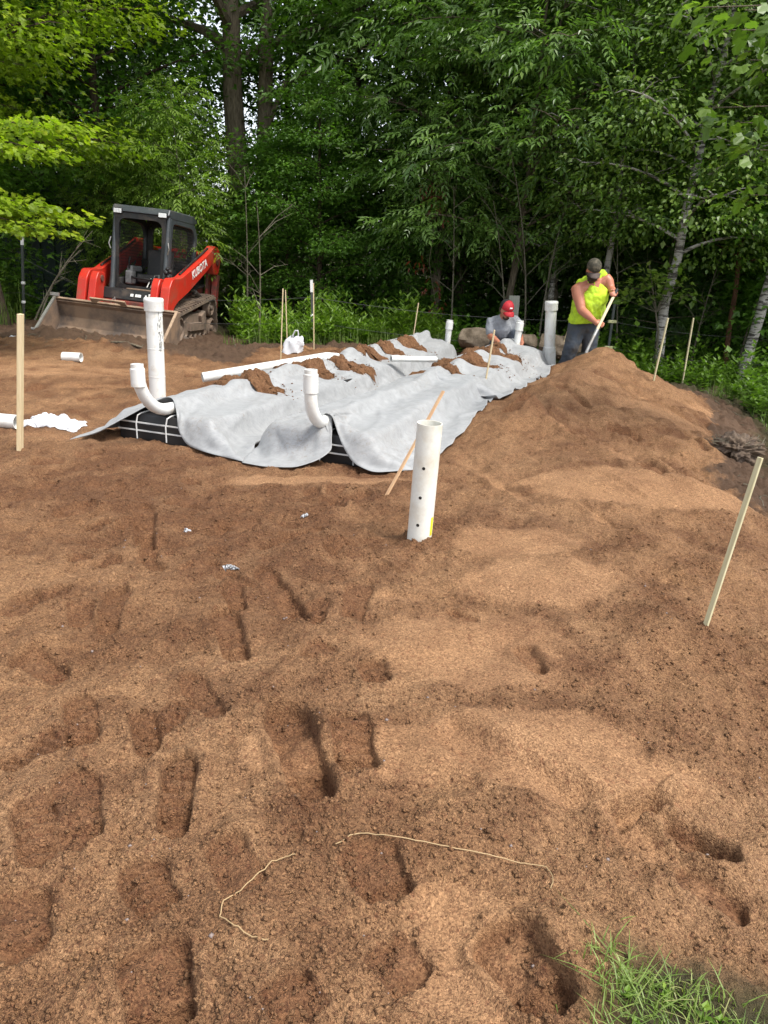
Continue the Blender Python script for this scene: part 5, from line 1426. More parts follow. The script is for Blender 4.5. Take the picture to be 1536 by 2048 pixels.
body_l = [((jl['pelvis'], .15), (jl['chest'], .17), (jl['neck'] + Vector((0, .04, -.03)), .10)), ((jl['neck'], .07), (headc + Vector((0, .03, 0)), .07)),
          ((jl['chest'] + Vector((-.05, 0, .08)), .11), (jl['shL'] + Vector((-.03, -.04, -.02)), .090), (jl['elL'], .060), (jl['elL'].lerp(palmL, .35), .055), (palmL.lerp(jl['elL'], .12), .033), (palmL, .036)),
          ((jl['chest'] + Vector((.06, 0, .1)), .11), (jl['shR'] + Vector((.03, -.02, -.02)), .080), (jl['elR'], .054), (jl['elR'].lerp(palmR, .35), .050), (palmR.lerp(jl['elR'], .15), .033), (palmR, .036)),
          ((jl['hipL'], .12), (kL, .085), (kL.lerp(fL, .4), .075), (fL + Vector((0, 0, .10)), .055)),
          ((jl['hipR'], .12), (kR, .085), (kR.lerp(fR, .4), .075), (fR + Vector((0, 0, .10)), .055))]
grow('body', M['skin'], man, body_l + fi,
     [(headc, (.082, .10, .115), hd_rot), (hp_(0, -.095, -.02), (.016, .022, .028), hd_rot), (hp_(.083, .0, -.01), (.012, .02, .032), hd_rot), (hp_(-.083, .0, -.01), (.012, .02, .032), hd_rot), (hp_(0, -.06, -.07), (.055, .05, .045), hd_rot),
      (hp_(.033, -.085, .02), (.028, .014, .010), hd_rot), (hp_(-.033, -.085, .02), (.028, .014, .010), hd_rot)], voxel=.0095, smooth=4)
be = grow('beard', M['beard'], man, [], [(hp_(0, -.065, -.085), (.068, .058, .065), hd_rot), (hp_(0, -.055, -.135), (.048, .045, .065), hd_rot), (hp_(.06, -.01, -.05), (.028, .05, .05), hd_rot), (hp_(-.06, -.01, -.05), (.028, .05, .05), hd_rot)], voxel=.011, smooth=2)
rough_cloth(be, .012, 60, 3)
for sx in (-1, 1): MB().lathe([(.006, 0), (.010, .004), (.0, .009)], hp_(sx * .033, -.094, .008), hd_rot @ Vector((0, -1, 0)), 10).build('eye', M['black'], man)
# shirt: sleeveless, loose over a broad back and belly
sh_ = grow('shirt', M['hivis'], man, [((jl['pelvis'] + Vector((-.01, -.02, -.02)), .205), (jl['pelvis'].lerp(jl['chest'], .5) + Vector((0, -.04, 0)), .235), (jl['chest'] + Vector((.01, 0, 0)), .225), (jl['neck'] + Vector((0, .07, -.06)), .125)),
      ((jl['chest'] + Vector((-.02, .06, .10)), .14), (jl['shL'] + Vector((.06, .05, .035)), .10)), ((jl['chest'] + Vector((.05, .06, .12)), .14), (jl['shR'] + Vector((-.045, .03, .02)), .09))],
      [(jl['pelvis'].lerp(jl['chest'], .4) + Vector((.02, -.10, 0)), (.18, .14, .2), None)], voxel=.013, smooth=6,
      cut=[(jl['pelvis'] + Vector((0, 0, -.05)), Vector((.12, 0, -1)))])
rough_cloth(sh_, .032, 9, 5)
s__ = sh_.modifiers.new('t', 'SOLIDIFY'); s__.thickness = .006; s__.offset = 1
je = grow('jeans', M['jeans'], man, [((jl['pelvis'] + Vector((0, 0, .03)), .160), (jl['pelvis'] + Vector((0, 0, -.06)), .165)), ((jl['hipL'], .135), (kL, .105), (kL.lerp(fL, .5), .096), (fL + Vector((0, 0, .09)), .088)), ((jl['hipR'], .135), (kR, .105), (kR.lerp(fR, .5), .096), (fR + Vector((0, 0, .09)), .088))], voxel=.014, smooth=5)
rough_cloth(je, .014, 13, 8)
for f_, nm in ((fL, 0), (fR, 1)): grow('boot', M['boots'], man, [((f_ + Vector((0, .03, .12)), .065), (f_ + Vector((0, .02, .05)), .055)), ((f_ + Vector((0, .02, .05)), .052), (f_ + Vector((-.02, -.15, .045)), .045))], voxel=.014, smooth=3)
cp = grow('cap', M['camo'], man, [], [(hp_(0, .015, .045), (.098, .115, .105), hd_rot)], voxel=.010, smooth=2, cut=[(hp_(0, 0, .035), hd_rot @ Vector((0, -.12, -1)))])
def visor(parent, hp, rot, mat, w_=.082, L=.085, z0=.038):
    V = []; n = 12
    for i in range(n + 1):
        a = math.pi * (i / n); 
        for j in range(5):
            t = j / 4
            x = math.cos(a) * w_ * (1 - .05 * t); y = -.065 - math.sin(a) * (.028 + L * t) ; z = z0 - .028 * t - .10 * (abs(math.cos(a)) ** 2) * .22
            V.append(tuple(hp(x, y, z)))
    Fq = [(i * 5 + j, i * 5 + j + 1, (i + 1) * 5 + j + 1, (i + 1) * 5 + j) for i in range(n) for j in range(4)]
    o = np_mesh('visor', np.array(V), np.array(Fq), mat, parent, smooth=True); mo = o.modifiers.new('t', 'SOLIDIFY'); mo.thickness = .005
visor(cp, hp_, hd_rot, M['capvisor'])

# ---- the kneeling man
Y1 = 11.75
g2 = Vector((D(1012, 650, Y1).x, Y1, G(D(1012, 650, Y1).x, Y1)))
man2 = thing('person', 'man in a grey T-shirt and red and black cap kneeling behind the fabric', 'person', g2)
r2 = lambda v: Vector(v) - g2
k2 = dict(head=r2(D(1013, 620, Y1 - .32)), neck=r2(D(1006, 636, Y1 - .22)), chest=r2(D(1007, 655, Y1 - .14)), pelvis=r2(D(1008, 690, Y1 + .10)),
          shL=r2(D(984, 645, Y1 - .18)), elL=r2(D(981, 672, Y1 - .28)), haL=r2(D(1001, 688, Y1 - .62)), shR=r2(D(1030, 643, Y1 - .18)), elR=r2(D(1038, 668, Y1 - .30)), haR=r2(D(1044, 686, Y1 - .58)))
hr2 = Matrix.Rotation(math.radians(24), 3, 'Z') @ Matrix.Rotation(math.radians(34), 3, 'X')
hc2 = k2['head']
hp2 = lambda x, y, z: hc2 + hr2 @ Vector((x, y, z))
hipl, hipr = k2['pelvis'] + Vector((-.10, 0, 0)), k2['pelvis'] + Vector((.10, 0, 0))
knl, knr = k2['pelvis'] + Vector((-.16, -.42, -.10)), r2(D(1032, 668, Y1 - .45))
ftl = Vector((-.15, .30, .06)); ftr = Vector((knr.x + .02, -.38, .05)); knl.z = .08
f2 = fingers(k2['haL'], Vector((.5, -.6, -.5)), Vector((.5, .5, 0)), Vector((.2, .1, -1)), .35, .08, .0105) + fingers(k2['haR'], Vector((-.4, -.7, -.5)), Vector((-.5, .5, 0)), Vector((-.2, .1, -1)), .35, .08, .0105)
grow('body', M['skin'], man2, [((k2['pelvis'], .13), (k2['chest'], .145), (k2['neck'] + Vector((0, .03, -.02)), .08)), ((k2['neck'], .058), (hc2 + Vector((0, .03, 0)), .06)),
      ((k2['chest'] + Vector((-.04, 0, .06)), .09), (k2['shL'], .070), (k2['elL'], .050), (k2['elL'].lerp(k2['haL'], .35), .047), (k2['haL'].lerp(k2['elL'], .12), .030), (k2['haL'], .034)),
      ((k2['chest'] + Vector((.04, 0, .06)), .09), (k2['shR'], .070), (k2['elR'], .050), (k2['elR'].lerp(k2['haR'], .35), .047), (k2['haR'].lerp(k2['elR'], .12), .030), (k2['haR'], .034)),
      ((hipl, .10), (knl, .075), (ftl, .05)), ((hipr, .10), (knr, .075), (ftr, .05))] + f2,
     [(hc2, (.078, .096, .112), hr2), (hp2(0, -.095, -.02), (.014, .020, .026), hr2), (hp2(.08, .0, -.01), (.011, .02, .03), hr2), (hp2(-.08, .0, -.01), (.011, .02, .03), hr2), (hp2(0, -.06, -.075), (.045, .042, .04), hr2),
      (hp2(.03, -.082, .02), (.026, .012, .009), hr2), (hp2(-.03, -.082, .02), (.026, .012, .009), hr2)], voxel=.0095, smooth=4)
grow('hair', M['hair'], man2, [], [(hp2(0, .045, -.02), (.084, .075, .085), hr2)], voxel=.011, smooth=2)
be2 = grow('beard', M['hair'], man2, [], [(hp2(0, -.062, -.088), (.052, .044, .036), hr2)], voxel=.009, smooth=2)
for sx in (-1, 1): MB().lathe([(.006, 0), (.009, .004), (.0, .008)], hp2(sx * .03, -.090, .008), hr2 @ Vector((0, -1, 0)), 10).build('eye', M['black'], man2)
MB().tube([hp2(-.022, -.101, -.058), hp2(0, -.106, -.060), hp2(.022, -.101, -.058)], .005, 6).build('mouth', M['capvisor'], man2, smooth=True)
ts = grow('t_shirt', M['greyshirt'], man2, [((k2['pelvis'] + Vector((0, 0, .0)), .165), (k2['chest'] + Vector((0, .0, -.05)), .178), (k2['chest'] + Vector((0, -.02, .04)), .170), (k2['neck'] + Vector((0, .03, -.035)), .105)),
      ((k2['chest'] + Vector((-.03, .0, .07)), .11), (k2['shL'], .092), (k2['shL'].lerp(k2['elL'], .70), .082)), ((k2['chest'] + Vector((.03, .0, .07)), .11), (k2['shR'], .092), (k2['shR'].lerp(k2['elR'], .70), .082))], voxel=.012, smooth=6)
rough_cloth(ts, .016, 13, 2)
j2_ = grow('jeans', M['jeans2'], man2, [((hipl, .13), (knl, .095), (knl.lerp(ftl, .8), .07)), ((hipr, .13), (knr, .095), (knr.lerp(ftr, .8), .075)), ((hipl, .12), (hipr, .12))], voxel=.014, smooth=4)
rough_cloth(j2_, .012, 14, 4)
for f_ in (ftl, ftr): grow('boot', M['boots'], man2, [((f_ + Vector((0, .04, .04)), .055), (f_ + Vector((0, -.12, .0)), .045))], voxel=.014, smooth=3)
c2 = grow('cap', M['capred'], man2, [], [(hp2(0, .012, .045), (.094, .11, .10), hr2)], voxel=.010, smooth=2, cut=[(hp2(0, 0, .03), hr2 @ Vector((0, -.1, -1)))])
grow('cap_back', M['capblack'], c2, [], [(hp2(0, .030, .043), (.097, .105, .10), hr2)], voxel=.010, smooth=2, cut=[(hp2(0, 0, .028), hr2 @ Vector((0, -.1, -1))), (hp2(0, .025, 0), hr2 @ Vector((.3, -1, 0)))])
visor(c2, hp2, hr2, M['capred'])
MB().box(hp2(.0, -.083, .094), (.045, .004, .02), hr2 @ Matrix.Rotation(math.radians(-38), 3, 'X')).build('badge', M['white'], c2, bevel=.004)

# ---------------------------------------------------------------- trees, saplings, undergrowth
def leaf_mesh(kind, C0, DIR, UP, size, tint):
    """C0 base points, DIR pointing along the leaf, UP leaf normal; returns verts, faces(tri), tint"""
    SIDE = np.cross(DIR, UP); SIDE /= np.linalg.norm(SIDE, axis=1, keepdims=True) + 1e-9
    UP = np.cross(SIDE, DIR)
    if kind == 'maple':      # five lobes
        sh = np.array([(0, 0, 0), (.30, -.10, .02), (.52, .30, -.05), (.27, .42, .0), (.34, .80, -.08), (0, 1.05, -.12), (-.34, .80, -.08), (-.27, .42, .0), (-.52, .30, -.05), (-.30, -.10, .02)])
        tr = [(0, 1, 3), (1, 2, 3), (0, 3, 5), (3, 4, 5), (0, 5, 7), (5, 6, 7), (0, 7, 9), (7, 8, 9)]
    elif kind == 'lobed':    # three lobes, cheaper
        sh = np.array([(0, 0, 0), (.5, .35, -.06), (.2, .45, .0), (0, 1, -.12), (-.2, .45, .0), (-.5, .35, -.06)])
        tr = [(0, 1, 2), (0, 2, 3), (0, 3, 4), (0, 4, 5)]
    elif kind == 'lance':
        sh = np.array([(0, 0, 0), (.17, .40, .03), (0, 1, -.15), (-.17, .40, .03)]); tr = [(0, 1, 2), (0, 2, 3)]
    elif kind == 'needle':
        sh = np.array([(0, 0, 0), (.05, .4, .0), (0, 1, -.05)]); tr = [(0, 1, 2)]
    else:                    # oval
        sh = np.array([(0, 0, 0), (.34, .38, .05), (0, 1, -.10), (-.34, .38, .05)]); tr = [(0, 1, 2), (0, 2, 3)]
    n, k = len(C0), len(sh)
    V = C0[:, None] + size[:, None, None] * (sh[None, :, 0:1] * SIDE[:, None] + sh[None, :, 1:2] * DIR[:, None] + sh[None, :, 2:3] * UP[:, None])
    Fm = np.array(tr)[None] + (np.arange(n) * k)[:, None, None]
    return V.reshape(-1, 3), Fm.reshape(-1, 3), np.repeat(tint, k)
def unit(a): return a / (np.linalg.norm(a, axis=1, keepdims=True) + 1e-9)

def spray(q, cen, out, n, rad_, flat, kind, size, droop=.35, pinnate=False, tint0=.5):
    """leaves round many twig ends at once. cen (m,3), out (m,3) outward direction"""
    m = len(cen)
    c = np.repeat(cen, n, 0); o = np.repeat(out, n, 0)
    t0 = np.repeat(np.clip(q.normal(tint0, .16, m), 0, 1), n)
    off = q.normal(0, 1, (m * n, 3)); off /= np.maximum(1, np.linalg.norm(off, axis=1, keepdims=True) / 1.6)
    off *= np.array([rad_, rad_, rad_ * flat])
    # sprays hang: outer leaves sit lower
    off[:, 2] -= droop * .5 * (np.hypot(off[:, 0], off[:, 1]) ** 2) / max(rad_, .01)
    pos = c + off
    d = unit(o * .6 + unit(off * np.array([1, 1, .4])) * .9 + q.normal(0, .35, (m * n, 3)) + np.array([0, 0, -droop]))
    up = unit(np.array([0, 0, 1.0]) + q.normal(0, .42, (m * n, 3)))
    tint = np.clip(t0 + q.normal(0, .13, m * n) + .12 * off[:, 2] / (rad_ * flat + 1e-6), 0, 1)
    s = size * np.clip(q.normal(1, .22, m * n), .5, 1.6)
    if not pinnate: return leaf_mesh(kind, pos, d, up, s, tint)
    # compound leaves: seven leaflets along a drooping stalk
    Ls = size * 3.0
    side = unit(np.cross(d, up))
    A, B_, C_, T_ = [], [], [], []
    for j, (f, sgn) in enumerate(((.3, 1), (.3, -1), (.58, 1), (.58, -1), (.84, 1), (.84, -1), (1.0, 0))):
        b = pos + d * (f * Ls) + np.array([0, 0, -1.0]) * (f * f * Ls * .22)
        dd = unit(d * (.75 if sgn else 1) + side * sgn * .8 + np.array([0, 0, -.30]))
        A.append(b); B_.append(dd); C_.append(unit(up + q.normal(0, .15, up.shape))); T_.append(tint)
    return leaf_mesh(kind, np.concatenate(A), np.concatenate(B_), np.concatenate(C_), np.concatenate([s] * 7), np.concatenate(T_))

def bez(a, b, c, n=6): return [a * (1 - t) ** 2 + b * 2 * t * (1 - t) + c * t * t for t in [k / n for k in range(n + 1)]]

def tree_data(seed, H, tr, R, z0, nl, kind, size, nleaf, spr=.45, flat=.38, droop=.3, pin=False, lean=(0, 0), stems=1, profile='oval', dens=1.0, tint=.5, sub=4, fork=None, tip_up=.3):
    """woody frame and crown of one tree standing at the origin"""
    q = np.random.default_rng(seed); wood = MB(); cen, out = [], []
    for st in range(stems):
        a0 = q.uniform(0, 6.28); sp = 0 if stems == 1 else .35
        base = Vector((sp * .3 * math.cos(a0), sp * .3 * math.sin(a0), -.25))
        top = Vector((lean[0] * H + sp * H * .35 * math.cos(a0), lean[1] * H + sp * H * .35 * math.sin(a0), H * (1 if st == 0 else q.uniform(.75, 1))))
        mid = (base + top) / 2 + Vector((q.normal(0, .03) * H, q.normal(0, .03) * H, 0))
        path = bez(base, mid, top, 12)
        path = [p + Vector((q.normal(0, .008) * H * .3, q.normal(0, .008) * H * .3, 0)) if 0 < i < 12 else p for i, p in enumerate(path)]
        wood.tube(path, [tr * (1.25 if i == 0 else 1) * (1 - .88 * (i / 12)) for i in range(13)], 8 if tr < .08 else 12)
        L = nl // stems
        for k in range(L):
            f = z0 / H + (1 - z0 / H) * ((k + .3) / L)
            idx = min(f * 12, 11.999); i = int(idx); p = path[i].lerp(path[i + 1], idx - i)
            h = (f - z0 / H) / (1 - z0 / H)
            rr = R * ({'oval': (math.sin(math.pi * min(1, .18 + .80 * h)) ** .6), 'cone': (1 - .85 * h), 'column': (.8 if h < .8 else 2.4 - 2 * h), 'flat': 1.0}[profile]) * q.uniform(.65, 1.12)
            a = k * 2.4 + q.uniform(-.5, .5) + st
            dirv = Vector((math.cos(a), math.sin(a), 0))
            end = p + dirv * rr + Vector((0, 0, rr * tip_up * q.uniform(.3, 1.3)))
            mid_ = p + dirv * rr * .5 + Vector((0, 0, rr * .30))
            br = bez(p, mid_, end, 5); r0 = max(.006, tr * .38 * (1 - .7 * h))
            wood.tube(br, [r0 * (1 - .8 * j / 5) for j in range(6)], 5, cap=False)
            ns = max(2, int(sub * (.5 + rr / R * .6)))
            for s_ in range(ns):
                t = .30 + .70 * (s_ + q.uniform(.2, 1)) / ns; t = min(t, 1)
                c = br[min(int(t * 5), 4)].lerp(br[min(int(t * 5) + 1, 5)], t * 5 - int(t * 5)) if t < 1 else br[-1]
                sd = dirv.cross(Vector((0, 0, 1))) * (1 if s_ % 2 else -1)
                e = c + (dirv * .5 + sd * .9 + Vector((0, 0, q.uniform(-.1, .3)))).normalized() * spr * q.uniform(.5, 1.5) * (1.25 - .5 * t)
                wood.tube([c, (c + e) / 2 + Vector((0, 0, .03)), e], [r0 * .3 + .002, r0 * .2 + .002, .002], 4, cap=False)
                for cc in (c, e): cen.append(tuple(cc)); out.append(tuple((e - c).normalized() * .5 + dirv * .6))
        for z in (.93, 1.0):
            i = min(int(z * 12), 11); cen.append(tuple(path[i + 1] if z < 1 else path[-1])); out.append((0, 0, 1))
    cen = np.array(cen); out = unit(np.array(out))
    V, Fm, T = spray(q, cen, out, max(1, int(nleaf * dens / len(cen))), spr, flat, kind, size, droop, pin, tint)
    return wood, V, Fm, T

def plant_tree(name, label, cat, data, bark, leafmat, x, y, rz=0.0, sc=1.0, group=None):
    wood, V, Fm, T = data
    t = thing(name, label, cat, (x, y, G(x, y)), (0, 0, rz), group); t.scale = (sc,) * 3
    wood.build('trunk', bark, t, smooth=True)
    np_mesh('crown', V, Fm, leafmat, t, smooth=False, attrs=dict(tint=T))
    return t
def recopy(t, label, x, y, rz, sc, group=None):
    c = copy_tree(t); c.location = (x, y, G(x, y)); c.rotation_euler = (0, 0, rz); c.scale = (sc,) * 3
    c['label'] = label
    if group: c['group'] = group
    return c
def X(px, y, py=600): return D(px, py, y).x

# sunlit maple at the left edge, its crown hanging over the scene
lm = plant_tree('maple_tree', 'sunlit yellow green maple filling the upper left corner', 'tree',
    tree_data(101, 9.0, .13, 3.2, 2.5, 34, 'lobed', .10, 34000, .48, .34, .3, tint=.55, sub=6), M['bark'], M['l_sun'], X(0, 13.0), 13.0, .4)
# low boughs from a maple standing just outside the picture
bt_ = thing('maple_tree', 'maple whose low bright yellow boughs reach in from the left edge', 'tree', (-6.6, 10.6, G(-6.6, 10.6)))
w_ = MB(); w_.tube([(0, 0, -.2), (.1, 0, 2), (.0, .1, 5)], [.12, .10, .05], 10)
cen, out = [], []
q_ = np.random.default_rng(5)
for py0, px1, py1 in ((270, 150, 262), (290, 80, 300), (430, 145, 425), (440, 70, 455), (410, 40, 405)):
    y = 10.2 + q_.uniform(-.5, .5)
    a = Vector((0.05, 0, D(-100, py0, 10.5).z - bt_.location.z)); e = D(px1, py1, y) - bt_.location
    br = bez(a, (a + e) / 2 + Vector((0, 0, .25)), e, 6); w_.tube(br, [.03, .025, .02, .015, .01, .007, .004], 6, cap=False)
    for k in range(3, 7):
        for j in range(3): cen.append(tuple(br[k] + Vector((q_.uniform(-.25, .12), q_.uniform(-.3, .3), q_.uniform(-.08, .05))))); out.append((1, 0, -.1))
w_.build('trunk', M['bark'], bt_, smooth=True)
V, Fm, T = spray(q_, np.array(cen), unit(np.array(out, float)), 46, .26, .14, 'maple', .068, .2, False, .68)
np_mesh('crown', V, Fm, M['l_sun'], bt_, attrs=dict(tint=T))

# maple crowns behind on the left
md1 = tree_data(111, 9.5, .14, 2.9, 1.6, 32, 'lobed', .12, 18000, .52, .36, .3, sub=6)
mt = plant_tree('maple_tree', 'green maple behind the left saplings, reaching the top of the picture', 'tree', md1, M['bark'], M['l_maple'], X(230, 17), 17.0, 1.0)
for px, y, rz, sc, lb in ((575, 20.0, 2.1, .95, 'green maple in the middle, left of the dark gap'), (700, 17.5, 4.0, .95, 'green maple whose boughs hang in the middle of the picture'), (640, 15.2, 5.2, .46, 'low bushy young maple behind the paired laths'),
                          (80, 18.5, 3.0, 1.1, 'maple rising behind the shed at the left'), (790, 20.5, .5, 1.2, 'tall maple rising behind the ash trees')):
    recopy(mt, lb, X(px, y), y, rz, sc)
recopy(mt, 'young maple beside the loader, right of its tracks and arm', X(575, 15.6), 15.6, 1.7, .36)
# the big trunk
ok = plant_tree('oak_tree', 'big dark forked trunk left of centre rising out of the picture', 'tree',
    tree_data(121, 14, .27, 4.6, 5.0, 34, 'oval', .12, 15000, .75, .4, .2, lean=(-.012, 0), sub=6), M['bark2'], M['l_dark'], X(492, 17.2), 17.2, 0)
bigw = MB(); bigw.tube([Vector((.32, .1, -.2)), Vector((.34, .1, 1.2)), Vector((.42, .05, 3.0)), Vector((.52, .0, 5.2)), Vector((.75, .1, 9))], [.24, .20, .16, .14, .07], 12)
bigw.tube([Vector((.42, .0, 3.6)), Vector((.9, -.1, 4.6)), Vector((1.7, -.1, 4.95)), Vector((2.6, .2, 5.2))], [.06, .055, .04, .02], 8)
bigw.build('limb', M['bark2'], ok, smooth=True)

# slender ash saplings left of centre
sp_mesh = [tree_data(131 + k, 4.7 - .3 * k, .022, .80, .9, 22, 'lance', .085, 1150, .20, .7, .2, pin=True, profile='column', tint=.6, sub=4) for k in range(3)]
saps = []
for k, (px, y, sc, rz, lb) in enumerate(((245, 15.6, .72, 0, 'thin ash sapling directly behind the cab of the loader'), (300, 15.4, .84, 1, 'thin ash sapling with a bare pale top behind the loader roof'), (362, 15.2, 1.02, 2, 'tallest pale green ash sapling, right behind the loader'),
                                     (400, 17.2, .80, 3.3, 'ash sapling over the rear arm of the loader'), (476, 16.6, .60, 4.1, 'small ash sapling right of the loader'), (330, 16.1, .82, 5.0, 'ash sapling set back between the others behind the loader'), (190, 15.9, .66, 2.2, 'ash sapling behind the left post of the cab'))):
    if k < 3:
        saps.append(plant_tree('ash_sapling', lb, 'sapling', sp_mesh[k], M['twig'], M['l_sap'], X(px, y), y, rz, sc, 'slender saplings behind the loader'))
    else: recopy(saps[k % 3], lb, X(px, y), y, rz, sc)
# ash trees right of centre with hanging compound leaves
ash = tree_data(141, 7.4, .075, 2.3, 1.7, 34, 'lance', .118, 3500, .46, .42, .18, pin=True, stems=2, sub=5, tint=.45)
at = plant_tree('ash_tree', 'ash tree with long hanging compound leaves in the centre right', 'tree', ash, M['bark2'], M['l_ash'], X(1000, 14.6), 14.6, .3)
for px, y, rz, sc, lb in ((860, 15.3, 2.2, .95, 'ash tree at the edge of the dark gap, with dead red leaves'), (1130, 15.8, 3.9, 1.05, 'ash tree behind the thin white birch trunk'), (930, 17.3, 5.3, 1.25, 'taller ash tree behind the centre right ash'), (1240, 17.5, 1.0, 1.3, 'tall ash tree behind the standing man')):
    recopy(at, lb, X(px, y), y, rz, sc)
dr = thing('dead_branch', 'branch with withered red leaves hanging in the centre right ash', 'branch', D(872, 375, 14.0))
q_ = np.random.default_rng(8); cc = np.array([(0, 0, 0), (-.18, 0, -.08), (.02, 0, -.38), (.1, .05, -.5), (-.05, 0, -.25), (.0, .1, -1.6), (.15, .1, -1.9), (-.25, .1, -1.2)], float)
MB().tube([(.3, .3, .2), (.0, 0, 0), (.02, 0, -.5), (-.05, .1, -1.2), (.1, .1, -1.9)], [.012, .01, .008, .006, .003], 5).build('twig', M['bark2'], dr)
V, Fm, T = spray(q_, cc, unit(np.tile([0, 0, -1.0], (len(cc), 1))), 16, .09, 1.0, 'lance', .10, .5, False, .5)
np_mesh('withered_leaves', V, Fm, M['l_red'], dr, attrs=dict(tint=T))
# birches
bd0 = tree_data(151, 8.5, .075, 1.9, 2.2, 30, 'oval', .075, 15000, .42, .55, .55, profile='oval', sub=6, tint=.5)
bch = plant_tree('birch_tree', 'white birch trunk rising straight behind the head of the standing man', 'tree', bd0, M['birch'], M['l_birch'], X(1192, 13.6), 13.6, 2.0, .9)
recopy(bch, 'thin white birch trunk left of the standing man', X(1105, 14.6), 14.6, 4.0, .82)
bd1 = tree_data(155, 8.0, .085, 2.0, 2.0, 32, 'oval', .075, 17000, .42, .55, .55, lean=(.10, .02), sub=6, tint=.55)
bq = plant_tree('birch_tree', 'leaning blotched birch trunk behind the two pale laths', 'tree', bd1, M['birch'], M['l_birch'], X(1312, 12.4, 740), 12.4, 0)
bd2 = tree_data(159, 8.0, .09, 2.0, 2.0, 26, 'oval', .08, 14000, .42, .55, .5, lean=(.16, -.02), sub=6, tint=.55)
plant_tree('birch_tree', 'white birch leaning right at the right edge of the picture', 'tree', bd2, M['birch'], M['l_birch'], X(1482, 12.2, 750), 12.2, 0)
rb = tree_data(163, 6.5, .05, 1.7, 1.9, 26, 'lobed', .10, 9000, .42, .35, .35, lean=(-.05, 0), sub=5, tint=.6)
plant_tree('maple_sapling', 'slender red brown maple stem between the two leaning birches', 'tree', rb, M['redbark'], M['l_maple'], X(1456, 12.9, 720), 12.9, 0)
# near maple boughs at the upper right
nt = thing('maple_tree', 'near maple whose large leaves hang into the upper right corner', 'tree', (5.3, 6.6, G(5.3, 6.6)))
w_ = MB(); w_.tube([(0, 0, -.2), (.0, 0, 2), (-.1, .1, 5.5)], [.09, .08, .04], 10)
cen, out = [], []; q_ = np.random.default_rng(15)
for px1, py1, y in ((1440, 60, 6.4), (1490, 20, 6.2), (1430, 215, 6.6), (1480, 245, 6.5), (1500, 120, 6.3), (1400, 15, 6.8), (1500, 390, 6.9), (1520, 300, 6.4)):
    e = D(px1, py1, y) - nt.location; a = Vector((0, 0, e.z - .25 + .2 * q_.uniform(0, 1)))
    br = bez(a, (a + e) / 2 + Vector((0, 0, .15)), e, 6); w_.tube(br, [.018, .014, .011, .009, .007, .005, .003], 6, cap=False)
    for k in range(3, 7):
        for j in range(2): cen.append(tuple(br[k] + Vector((q_.uniform(-.12, .12), q_.uniform(-.2, .2), q_.uniform(-.06, .06))))); out.append((-1, 0, -.2))
w_.build('trunk', M['bark2'], nt, smooth=True)
V, Fm, T = spray(q_, np.array(cen), unit(np.array(out, float)), 8, .19, .30, 'maple', .095, .35, False, .45)
np_mesh('crown', V, Fm, M['l_birch'], nt, attrs=dict(tint=T))

# the wood behind: tall trees, most of each hidden by the ones in front
bk1 = tree_data(171, 13, .17, 3.3, 1.2, 34, 'lobed', .17, 13000, .75, .45, .3, sub=6, tint=.4)
bk2 = tree_data(175, 13, .16, 3.2, .8, 34, 'oval', .17, 13000, .75, .5, .3, sub=6, tint=.4)
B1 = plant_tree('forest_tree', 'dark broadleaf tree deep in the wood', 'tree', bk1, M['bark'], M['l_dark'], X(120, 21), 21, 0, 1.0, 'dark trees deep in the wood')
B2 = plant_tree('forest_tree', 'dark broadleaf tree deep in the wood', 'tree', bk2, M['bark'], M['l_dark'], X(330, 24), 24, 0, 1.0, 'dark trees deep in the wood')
q = random.Random(31)
for k, (px, y) in enumerate([(-120, 19), (20, 24), (250, 25), (1000, 20), (1180, 22), (1320, 19), (1450, 21), (1560, 17.5), (1640, 22), (1500, 26), (180, 29),
                             (-300, 16), (-420, 21), (-250, 27), (1750, 16), (1850, 22), (1700, 28), (40, 33), (1380, 33)]):
    recopy((B1, B2)[k % 2], 'dark broadleaf tree deep in the wood', X(px, y), y, q.uniform(0, 6.3), q.uniform(.85, 1.15))
# young dark understorey trees filling the shade
un = tree_data(181, 3.6, .035, 1.35, .35, 22, 'lobed', .12, 5200, .42, .4, .3, sub=5, tint=.5)
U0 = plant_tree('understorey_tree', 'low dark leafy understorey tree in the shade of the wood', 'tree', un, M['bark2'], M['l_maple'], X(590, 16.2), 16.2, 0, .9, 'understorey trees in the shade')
for k, (px, y, sc) in enumerate([(740, 16.5, 1.0), (820, 15.6, .62), (900, 17.0, .9), (960, 18.2, 1.1), (1060, 17.4, .9), (1160, 18.0, 1.0), (1260, 16.0, .8), (1350, 15.0, .9), (1420, 14.2, .8), (1530, 14.0, 1.0), (1600, 13.0, 1.0), (480, 19.5, .7), (380, 18.5, .8), (280, 19.8, 1.0), (-40, 14.6, .9),
                                (-160, 13.2, 1.0), (680, 20, .8), (780, 22, .9), (1100, 22, 1.0), (1000, 26, 1.0), (1240, 23, 1.6), (1400, 18, 1.3), (560, 21, .8), (880, 25, 1.0), (1480, 16.5, 1.2), (520, 17.0, .7)]):
    recopy(U0, 'low dark leafy understorey tree in the shade of the wood', X(px, y), y, q.uniform(0, 6.3), sc)

